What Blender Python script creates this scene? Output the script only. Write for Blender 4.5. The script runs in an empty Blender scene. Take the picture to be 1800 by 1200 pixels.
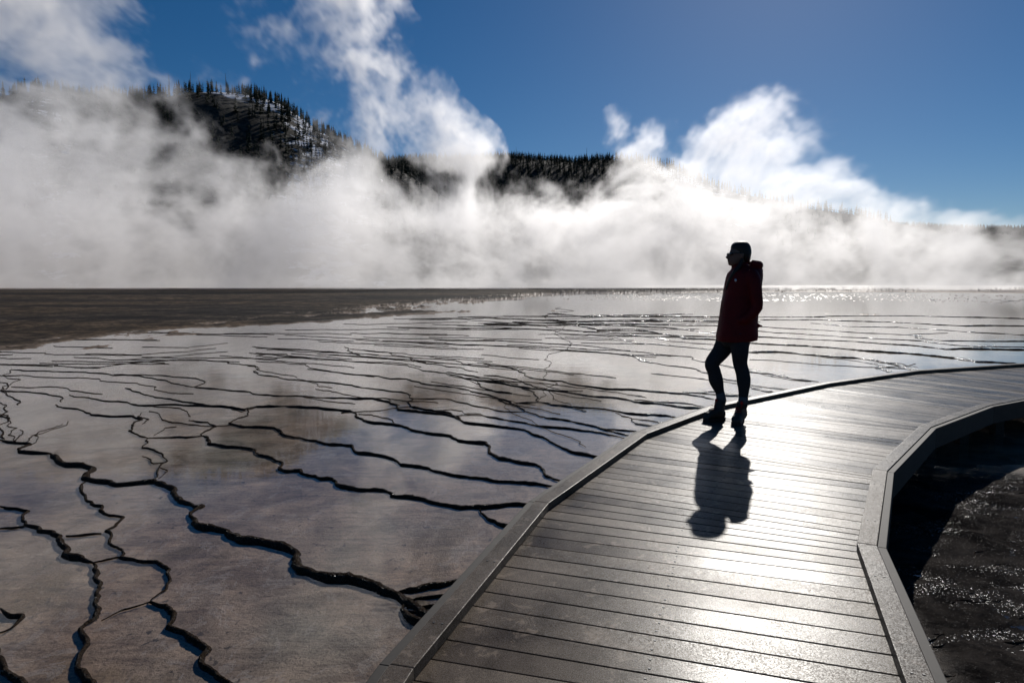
import bpy, bmesh, math, random
import numpy as np
from mathutils import Vector, Matrix

random.seed(7); rng = np.random.default_rng(11)
R = math.radians
scene = bpy.context.scene
col = scene.collection

# ------------------------------------------------------------------ camera, sky, sun, exposure
CAM_Z = 1.75            # water is z = 0, deck top z = 0.42
PITCH = R(4.86)
DECK = 0.42
CURB = 0.045
cam_d = bpy.data.cameras.new('camera'); cam = bpy.data.objects.new('camera', cam_d); col.objects.link(cam)
cam.location = (0, 0, CAM_Z); cam.rotation_euler = (R(90) - PITCH, 0, 0)
cam_d.lens = 24.0; cam_d.sensor_width = 36.0; cam_d.clip_start = 0.05; cam_d.clip_end = 20000
scene.camera = cam

SUN_EL = R(28.2); SUN_AZ = R(20.8)      # azimuth from +Y (view direction) towards +X
sun_dir = Vector((math.sin(SUN_AZ) * math.cos(SUN_EL), math.cos(SUN_AZ) * math.cos(SUN_EL), math.sin(SUN_EL)))
sd = bpy.data.lights.new('sun', 'SUN'); sd.energy = 5.0; sd.angle = R(0.53); sd.color = (1.0, 0.955, 0.89)
sun = bpy.data.objects.new('sun', sd); col.objects.link(sun)
sun.rotation_euler = (-sun_dir).to_track_quat('-Z', 'Y').to_euler()

world = bpy.data.worlds.new('World'); scene.world = world; world.use_nodes = True
wn = world.node_tree.nodes; wl = world.node_tree.links
sky = wn.new('ShaderNodeTexSky'); sky.sky_type = 'NISHITA'; sky.sun_disc = False
sky.sun_elevation = SUN_EL; sky.sun_rotation = SUN_AZ
sky.altitude = 2200; sky.air_density = 1.0; sky.dust_density = 0.7; sky.ozone_density = 3.5
hs = wn.new('ShaderNodeHueSaturation'); hs.inputs['Saturation'].default_value = 1.3
wl.new(sky.outputs[0], hs.inputs['Color']); wl.new(hs.outputs[0], wn['Background'].inputs['Color'])
wn['Background'].inputs['Strength'].default_value = 0.060

scene.view_settings.view_transform = 'Standard'; scene.view_settings.look = 'None'
scene.view_settings.gamma = 1.0; scene.view_settings.exposure = -0.36
cy = scene.cycles
cy.use_denoising = True
cy.max_bounces = 12; cy.diffuse_bounces = 2; cy.glossy_bounces = 3; cy.transparent_max_bounces = 12
cy.volume_bounces = 10; cy.volume_step_rate = 3.0; cy.volume_max_steps = 256
cy.sample_clamp_indirect = 4.0; cy.caustics_reflective = False; cy.caustics_refractive = False

# ------------------------------------------------------------------ helpers
cp, sp_ = math.cos(PITCH), math.sin(PITCH)
def ray(u, v):
    a = (u - 900) / 1200.0; b = -(v - 600) / 1200.0
    return Vector((a, cp + b * sp_, -sp_ + b * cp))
def gp(u, v, z=0.0):                     # photo pixel -> point on the horizontal plane z
    d = ray(u, v); t = (z - CAM_Z) / d.z
    return Vector((d.x * t, d.y * t, z))
def vp(u, v, y):                         # photo pixel -> point on the upright plane at depth y
    d = ray(u, v); t = y / d.y
    return Vector((d.x * t, y, CAM_Z + d.z * t))

def tag(o, label=None, cat=None, group=None, kind=None):
    if label: o['label'] = label
    if cat: o['category'] = cat
    if group: o['group'] = group
    if kind: o['kind'] = kind
    return o
def empty(name, loc=(0, 0, 0)):
    o = bpy.data.objects.new(name, None); o.location = loc; o.empty_display_size = 0.2; col.objects.link(o); return o
def link_mesh(name, me, mat=None, parent=None):
    o = bpy.data.objects.new(name, me); col.objects.link(o)
    if mat is not None: me.materials.clear(); me.materials.append(mat)
    if parent is not None:
        o.parent = parent; o.location = -Vector(parent.location) if parent.parent is None else (0, 0, 0)
    return o
def np_mesh(name, verts, faces):
    """verts (n,3), faces (m,k) arrays"""
    me = bpy.data.meshes.new(name)
    verts = np.asarray(verts, np.float32); faces = np.asarray(faces, np.int32)
    me.vertices.add(len(verts)); me.vertices.foreach_set('co', verts.ravel())
    m, k = faces.shape
    me.loops.add(m * k); me.loops.foreach_set('vertex_index', faces.ravel())
    me.polygons.add(m)
    me.polygons.foreach_set('loop_start', np.arange(0, m * k, k, dtype=np.int32))
    me.polygons.foreach_set('loop_total', np.full(m, k, np.int32))
    me.update(calc_edges=True); me.validate()
    return me
def grid_faces(ni, nj, wrap=False):
    i = np.arange(ni - 1)[:, None]; j = np.arange(nj if wrap else nj - 1)[None, :]
    j2 = (j + 1) % nj
    a = i * nj + j; b = i * nj + j2; c = (i + 1) * nj + j2; d = (i + 1) * nj + j
    return np.stack([a, b, c, d], -1).reshape(-1, 4)

LAT = rng.random((64, 64, 64)).astype(np.float32) * 2 - 1
def vnoise(p):
    """value noise, p (...,3) -> [-1,1]"""
    f = np.floor(p); t = (p - f).astype(np.float32); i = f.astype(np.int64)
    t = t * t * t * (t * (t * 6 - 15) + 10)
    x0 = i[..., 0] & 63; y0 = i[..., 1] & 63; z0 = i[..., 2] & 63
    x1 = (x0 + 1) & 63; y1 = (y0 + 1) & 63; z1 = (z0 + 1) & 63
    tx, ty, tz = t[..., 0], t[..., 1], t[..., 2]
    def L(a, b, w): return a + (b - a) * w
    c0 = L(L(LAT[x0, y0, z0], LAT[x1, y0, z0], tx), L(LAT[x0, y1, z0], LAT[x1, y1, z0], tx), ty)
    c1 = L(L(LAT[x0, y0, z1], LAT[x1, y0, z1], tx), L(LAT[x0, y1, z1], LAT[x1, y1, z1], tx), ty)
    return L(c0, c1, tz)
_rotm = np.array(Matrix.Rotation(0.7, 3, (1, 2, 3)).normalized(), np.float32)
def fbm(p, octs, gain=0.5, lac=2.03, billow=False):
    s = 0; a = 1.0; tot = 0; q = np.asarray(p, np.float32)
    for k in range(octs):
        n = vnoise(q)
        if billow: n = np.abs(n) * 2.2 - 0.7
        s = s + a * n; tot += a; a *= gain
        q = (q @ _rotm) * lac + 17.3
    return s / tot
def fbm2(x, y, octs, seed=0.0, gain=0.5):
    return fbm(np.stack([x, y, np.full_like(x, seed)], -1), octs, gain)
def sstep(x, a, b):
    t = np.clip((x - a) / (b - a), 0, 1); return t * t * (3 - 2 * t)

# ------------------------------------------------------------------ materials
def newmat(name):
    m = bpy.data.materials.new(name); m.use_nodes = True
    nt = m.node_tree; return m, nt, nt.nodes, nt.links, nt.nodes['Principled BSDF']
def N(nt, t, **kw):
    n = nt.nodes.new(t)
    for k, v in kw.items():
        if k in n.inputs: n.inputs[k].default_value = v
        else: setattr(n, k, v)
    return n
def ramp(nt, fac, stops):
    r = nt.nodes.new('ShaderNodeValToRGB'); e = r.color_ramp.elements
    while len(e) < len(stops): e.new(0.5)
    for el, (p, c) in zip(e, stops):
        el.position = p; el.color = (c[0], c[1], c[2], 1) if hasattr(c, '__len__') else (c, c, c, 1)
    nt.links.new(fac, r.inputs[0]); return r
def noise(nt, vec, scale, detail=4, rough=0.5, dist=0.0):
    n = N(nt, 'ShaderNodeTexNoise'); n.inputs['Scale'].default_value = scale; n.inputs['Detail'].default_value = detail
    n.inputs['Roughness'].default_value = rough; n.inputs['Distortion'].default_value = dist
    nt.links.new(vec, n.inputs['Vector']); return n
def mixc(nt, fac, a, b, mode='MIX'):
    m = nt.nodes.new('ShaderNodeMix'); m.data_type = 'RGBA'; m.blend_type = mode
    for idx, v in ((0, fac), (6, a), (7, b)):
        if isinstance(v, (int, float)): m.inputs[idx].default_value = v
        elif isinstance(v, tuple): m.inputs[idx].default_value = (*v, 1)
        else: nt.links.new(v, m.inputs[idx])
    return m.outputs[2]
def mathn(nt, op, a, b=None, c=None, clamp=False):
    m = nt.nodes.new('ShaderNodeMath'); m.operation = op; m.use_clamp = clamp
    for i, v in enumerate((a, b, c)):
        if v is None: continue
        if isinstance(v, (int, float)): m.inputs[i].default_value = v
        else: nt.links.new(v, m.inputs[i])
    return m.outputs[0]
def mapping(nt, vec, scale=(1, 1, 1), rot=(0, 0, 0)):
    m = nt.nodes.new('ShaderNodeMapping'); m.inputs['Scale'].default_value = scale; m.inputs['Rotation'].default_value = rot
    nt.links.new(vec, m.inputs['Vector']); return m.outputs[0]
def bump(nt, h, strength, dist, prev=None):
    b = nt.nodes.new('ShaderNodeBump'); b.inputs['Strength'].default_value = strength; b.inputs['Distance'].default_value = dist
    nt.links.new(h, b.inputs['Height'])
    if prev is not None: nt.links.new(prev, b.inputs['Normal'])
    return b.outputs[0]
def simple(name, colr, rough=0.7, spec=0.5, nscale=40, bstr=0.2, bdist=0.003, var=0.25):
    m, nt, nd, lk, P = newmat(name)
    tc = N(nt, 'ShaderNodeTexCoord').outputs['Object']
    n = noise(nt, tc, nscale, 5, 0.6)
    r = ramp(nt, n.outputs[0], [(0.3, tuple(c * (1 - var) for c in colr)), (0.7, tuple(min(1, c * (1 + var)) for c in colr))])
    lk.new(r.outputs[0], P.inputs['Base Color']); P.inputs['Roughness'].default_value = rough
    P.inputs['Specular IOR Level'].default_value = spec
    lk.new(bump(nt, n.outputs[0], bstr, bdist), P.inputs['Normal'])
    return m

def mat_ground():
    m, nt, nd, lk, P = newmat('sinter_bed')
    geo = N(nt, 'ShaderNodeNewGeometry').outputs['Position']
    a_mud = N(nt, 'ShaderNodeAttribute', attribute_name='mud').outputs['Fac']
    a_alg = N(nt, 'ShaderNodeAttribute', attribute_name='algae').outputs['Fac']
    big = noise(nt, mapping(nt, geo, (1, 0.55, 1)), 0.38, 5, 0.6, 0.4)
    mid = noise(nt, geo, 2.3, 8, 0.66, 0.9)
    fin = noise(nt, geo, 60, 5, 0.7)
    ultra = noise(nt, geo, 260, 3, 0.6)
    c1 = ramp(nt, big.outputs[0], [(0.36, (0.215, 0.196, 0.162)), (0.46, (0.285, 0.222, 0.172)), (0.54, (0.262, 0.188, 0.132)), (0.64, (0.325, 0.262, 0.205))])
    c2 = ramp(nt, mid.outputs[0], [(0.38, (0.55, 0.52, 0.51)), (0.46, (0.84, 0.82, 0.81)), (0.53, (1, 0.99, 0.98)), (0.62, (1.30, 1.28, 1.25))])
    base = mixc(nt, 0.85, c1.outputs[0], c2.outputs[0], 'MULTIPLY')
    # ochre bacterial stains
    och = noise(nt, mapping(nt, geo, (1, 0.5, 1)), 0.9, 6, 0.65, 1.0)
    of = ramp(nt, och.outputs[0], [(0.53, 0.0), (0.62, 0.65)])
    base = mixc(nt, of.outputs[0], base, (0.13, 0.088, 0.045))
    # leaf-like curled scabs and thin creases
    vor = N(nt, 'ShaderNodeTexVoronoi', feature='DISTANCE_TO_EDGE'); vor.inputs['Scale'].default_value = 1.1
    warp = N(nt, 'ShaderNodeVectorMath', operation='MULTIPLY_ADD')
    wn_ = noise(nt, geo, 1.6, 5, 0.6); lk.new(wn_.outputs[1], warp.inputs[0]); warp.inputs[1].default_value = (1.1, 1.1, 0); lk.new(geo, warp.inputs[2])
    lk.new(warp.outputs[0], vor.inputs['Vector'])
    cr = ramp(nt, vor.outputs['Distance'], [(0.0, 0.45), (0.018, 0.0)])
    crm = mathn(nt, 'MULTIPLY', cr.outputs[0], ramp(nt, big.outputs[0], [(0.45, 0.0), (0.6, 1.0)]).outputs[0])
    base = mixc(nt, crm, base, (0.05, 0.04, 0.035))
    spk = ramp(nt, fin.outputs[0], [(0.36, 0.40), (0.46, 1.0), (0.62, 1.2)])
    base = mixc(nt, 0.7, base, spk.outputs[0], 'MULTIPLY')
    # dark flecks, pale scabs and hair-fine streaks in the crust
    fl = noise(nt, mapping(nt, geo, (1, .7, 1)), 17, 3, 0.55, 0.4); base = mixc(nt, ramp(nt, fl.outputs[0], [(0.66, 0.0), (0.70, 0.75)]).outputs[0], base, (0.035, 0.028, 0.024))
    pl_ = noise(nt, mapping(nt, geo, (1, .6, 1)), 3.6, 7, 0.72, 1.6); base = mixc(nt, ramp(nt, pl_.outputs[0], [(0.56, 0.0), (0.60, 0.40), (0.62, 0.12)]).outputs[0], base, (0.40, 0.37, 0.35))
    st = noise(nt, mapping(nt, geo, (0.6, 3.2, 1), (0, 0, 0.35)), 5.5, 8, 0.75, 0.8); base = mixc(nt, 0.8, base, ramp(nt, st.outputs[0], [(0.40, (0.62, 0.60, 0.60)), (0.50, (1, 1, 1)), (0.60, (1.12, 1.1, 1.08))]).outputs[0], 'MULTIPLY')
    # algae-dark ground and mud flat
    alg = ramp(nt, mid.outputs[0], [(0.40, (0.009, 0.008, 0.008)), (0.6, (0.040, 0.035, 0.032))])
    base = mixc(nt, a_alg, base, alg.outputs[0])
    mudn = noise(nt, mapping(nt, geo, (1, 0.8, 1)), 0.45, 12, 0.82, 0.5)
    mud = ramp(nt, mudn.outputs[0], [(0.38, (0.006, 0.005, 0.005)), (0.47, (0.022, 0.018, 0.014)), (0.54, (0.050, 0.039, 0.030)), (0.62, (0.10, 0.080, 0.064))])
    mbig = noise(nt, mapping(nt, geo, (0.5, 1.6, 1)), 0.045, 5, 0.6, 0.5); mbr = ramp(nt, mbig.outputs[0], [(0.42, (0.35, 0.37, 0.42)), (0.50, (0.95, 0.92, 0.88)), (0.58, (1.4, 1.25, 1.05))])
    peb = noise(nt, geo, 3.2, 6, 0.85); pbr = ramp(nt, peb.outputs[0], [(0.40, (0.3, 0.3, 0.3)), (0.50, (1, 1, 1)), (0.62, (2.1, 2.0, 1.9))])
    mudc = mixc(nt, 1.0, mud.outputs[0], mbr.outputs[0], 'MULTIPLY'); mudc = mixc(nt, 1.0, mudc, pbr.outputs[0], 'MULTIPLY')
    base = mixc(nt, a_mud, base, mudc)
    lk.new(base, P.inputs['Base Color'])
    rr = mixc(nt, a_alg, (0.55,) * 3, (0.22,) * 3); rr = mixc(nt, a_mud, rr, (0.8,) * 3)
    lk.new(rr, P.inputs['Roughness'])
    gln = noise(nt, geo, 85, 2, 0.5); gm = ramp(nt, gln.outputs[0], [(0.60, 0.0), (0.64, 0.7)])
    clu = noise(nt, mapping(nt, geo, (.7, 1.3, 1)), 3.0, 5, 0.65); cm_ = ramp(nt, clu.outputs[0], [(0.52, 0.01), (0.59, 1.0)])
    sp = mixc(nt, a_alg, (0.08,) * 3, mixc(nt, 1.0, gm.outputs[0], cm_.outputs[0], 'MULTIPLY')); sp = mixc(nt, a_mud, sp, (0.04,) * 3); lk.new(sp, P.inputs['Specular IOR Level'])
    b = bump(nt, fin.outputs[0], 0.5, 0.012); b = bump(nt, mid.outputs[0], 0.35, 0.03, b); b = bump(nt, ultra.outputs[0], 0.6, 0.003, b)
    lk.new(b, P.inputs['Normal'])
    return m

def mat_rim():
    m, nt, nd, lk, P = newmat('shade_toned_rim')
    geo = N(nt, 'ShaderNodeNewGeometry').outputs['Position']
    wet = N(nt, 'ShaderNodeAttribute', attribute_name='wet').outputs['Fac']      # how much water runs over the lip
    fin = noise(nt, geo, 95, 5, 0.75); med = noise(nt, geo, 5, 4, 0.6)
    rc = ramp(nt, fin.outputs[0], [(0.38, (0.008, 0.006, 0.005)), (0.62, (0.060, 0.044, 0.033))])  # near-black crust colour stands in for the shade on the lip faces
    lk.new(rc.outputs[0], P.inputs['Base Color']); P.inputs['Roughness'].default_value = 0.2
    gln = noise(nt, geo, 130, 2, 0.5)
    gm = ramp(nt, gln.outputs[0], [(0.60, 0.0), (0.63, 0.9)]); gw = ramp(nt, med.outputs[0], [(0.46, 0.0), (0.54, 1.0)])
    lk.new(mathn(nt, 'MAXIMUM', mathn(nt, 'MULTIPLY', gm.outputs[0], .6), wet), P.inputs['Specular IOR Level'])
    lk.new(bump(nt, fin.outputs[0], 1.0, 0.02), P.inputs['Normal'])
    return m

def mat_water():
    m, nt, nd, lk, P = newmat('thin_water')
    nt.nodes.remove(P)
    geo = N(nt, 'ShaderNodeNewGeometry').outputs['Position']
    n1 = noise(nt, mapping(nt, geo, (0.35, 1.0, 1)), 9.0, 4, 0.6)
    n2 = noise(nt, mapping(nt, geo, (0.6, 1.0, 1)), 1.6, 3, 0.5)
    nb = bump(nt, n1.outputs[0], 0.10, 0.004); nb = bump(nt, n2.outputs[0], 0.10, 0.02, nb)
    # Schlick reflectance of a thin film, the same from above and below (so sunlight reaches the bed)
    dt = N(nt, 'ShaderNodeVectorMath', operation='DOT_PRODUCT'); lk.new(N(nt, 'ShaderNodeNewGeometry').outputs['Incoming'], dt.inputs[0]); lk.new(nb, dt.inputs[1])
    ca = mathn(nt, 'SUBTRACT', 1.0, mathn(nt, 'ABSOLUTE', dt.outputs['Value']), clamp=True)
    frv = mathn(nt, 'ADD', mathn(nt, 'MULTIPLY', mathn(nt, 'POWER', ca, 5.0), 0.98), 0.02, clamp=True)
    tr = N(nt, 'ShaderNodeBsdfTransparent'); tr.inputs[0].default_value = (0.93, 0.92, 0.91, 1)
    gl = N(nt, 'ShaderNodeBsdfGlossy'); gl.inputs['Roughness'].default_value = 0.045; lk.new(nb, gl.inputs['Normal'])
    mx = N(nt, 'ShaderNodeMixShader'); lk.new(frv, mx.inputs[0]); lk.new(tr.outputs[0], mx.inputs[1]); lk.new(gl.outputs[0], mx.inputs[2])
    lk.new(mx.outputs[0], nt.nodes['Material Output'].inputs['Surface'])
    return m

def mat_deck(name, base_dark, base_light, rough=(0.34, 0.55), along=0.0):
    m, nt, nd, lk, P = newmat(name)
    geo = N(nt, 'ShaderNodeNewGeometry').outputs['Position']
    pl = N(nt, 'ShaderNodeAttribute', attribute_name='plank')         # per-board random value
    rot = mapping(nt, geo, (1, 1, 1), (0, 0, along))
    grain = noise(nt, mapping(nt, rot, (3, 60, 1)), 3.0, 5, 0.6)
    blot = noise(nt, geo, 2.2, 7, 0.65, 0.3)
    fin = noise(nt, geo, 330, 4, 0.75)
    wear = noise(nt, geo, 9, 8, 0.75, 0.6)
    c = ramp(nt, blot.outputs[0], [(0.40, base_dark), (0.60, base_light)])
    g = ramp(nt, fin.outputs[0], [(0.38, 0.25), (0.47, 0.85), (0.53, 1.05), (0.62, 1.8)])
    cc = mixc(nt, 0.8, c.outputs[0], g.outputs[0], 'MULTIPLY')
    pv = ramp(nt, pl.outputs['Fac'], [(0, 0.72), (1, 1.15)])
    cc = mixc(nt, 0.9, cc, pv.outputs[0], 'MULTIPLY')
    wr = ramp(nt, wear.outputs[0], [(0.56, 0.0), (0.63, 0.55)])
    cc = mixc(nt, wr.outputs[0], cc, tuple(min(1, v * 2.0) for v in base_light))
    lk.new(cc, P.inputs['Base Color'])
    rv = mathn(nt, 'ADD', mathn(nt, 'MULTIPLY', blot.outputs[0], 0.5), mathn(nt, 'MULTIPLY', pl.outputs['Fac'], 0.25))
    rr = N(nt, 'ShaderNodeMapRange'); rr.inputs['From Min'].default_value = 0.2; rr.inputs['From Max'].default_value = 0.5
    rr.inputs['To Min'].default_value = rough[0]; rr.inputs['To Max'].default_value = rough[1]
    lk.new(rv, rr.inputs['Value']); lk.new(rr.outputs[0], P.inputs['Roughness'])
    sg = noise(nt, geo, 210, 4, 0.8); sr = ramp(nt, sg.outputs[0], [(0.40, 0.0), (0.50, 0.06), (0.62, 0.34)])
    lk.new(sr.outputs[0], P.inputs['Specular IOR Level'])
    b = bump(nt, fin.outputs[0], 0.35, 0.0007); b = bump(nt, grain.outputs[0], 0.2, 0.001, b)
    lk.new(b, P.inputs['Normal'])
    return m

def mat_hill():
    m, nt, nd, lk, P = newmat('hillside')
    geo = N(nt, 'ShaderNodeNewGeometry').outputs['Position']
    a = N(nt, 'ShaderNodeAttribute', attribute_name='snow').outputs['Fac']
    n = noise(nt, mapping(nt, geo, (1, 1, 2.5)), 0.06, 8, 0.72, 0.3)
    s = mathn(nt, 'ADD', mathn(nt, 'MULTIPLY', a, 1.15), mathn(nt, 'SUBTRACT', n.outputs[0], 0.5))
    sm = ramp(nt, s, [(0.30, 0.0), (0.34, 1.0)])
    n2 = noise(nt, geo, 0.3, 6, 0.7)
    soil = ramp(nt, n2.outputs[0], [(0.4, (0.012, 0.012, 0.010)), (0.62, (0.062, 0.055, 0.045))])
    c = mixc(nt, sm.outputs[0], soil.outputs[0], (0.72, 0.74, 0.80))
    lk.new(c, P.inputs['Base Color']); P.inputs['Roughness'].default_value = 0.9; P.inputs['Specular IOR Level'].default_value = 0.1
    lk.new(bump(nt, n2.outputs[0], 1.0, 1.0), P.inputs['Normal'])
    return m

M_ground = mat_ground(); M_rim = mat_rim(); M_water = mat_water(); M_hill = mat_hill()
M_deck = mat_deck('weathered_planks', (0.060, 0.045, 0.033), (0.128, 0.100, 0.076), (0.26, 0.42))
M_curb = mat_deck('curb_timber', (0.064, 0.049, 0.037), (0.115, 0.091, 0.072), (0.36, 0.50))
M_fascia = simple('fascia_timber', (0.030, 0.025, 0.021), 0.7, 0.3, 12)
M_needle = simple('conifer_needles', (0.014, 0.024, 0.012), 0.85, 0.2, 0.8, 0.3, 0.2)
M_bark = simple('dead_bark', (0.075, 0.062, 0.052), 0.9, 0.2, 2.0)

# ------------------------------------------------------------------ terraced ground (one sheet)
# polar grid around the viewpoint: fine where the terraces lie, coarse behind and far away
th_f = np.arange(R(-50), R(50), 1.0 / 1330)
th_c = np.concatenate([np.linspace(R(-180), R(-50), 90, endpoint=False)])
th_d = np.linspace(R(50), R(180), 90)
TH = np.concatenate([th_c, th_f, th_d])
vv = np.concatenate([np.arange(1420, 720.0, -1.35), np.arange(720.0, 515, -0.9), np.arange(515.0, 504, -0.8)])
ang = np.arctan((vv - 600) / 1200.0) + PITCH
RR = CAM_Z / np.tan(ang)
RR = np.concatenate([[0.01, 0.3, 0.6, 0.9], RR[RR > 1.0], [420, 520, 700, 1000, 1600, 3000, 6000, 12000]])
NI, NJ = len(RR), len(TH)
GX = (RR[:, None] * np.sin(TH)[None, :]).astype(np.float32); GY = (RR[:, None] * np.cos(TH)[None, :]).astype(np.float32)

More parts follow.
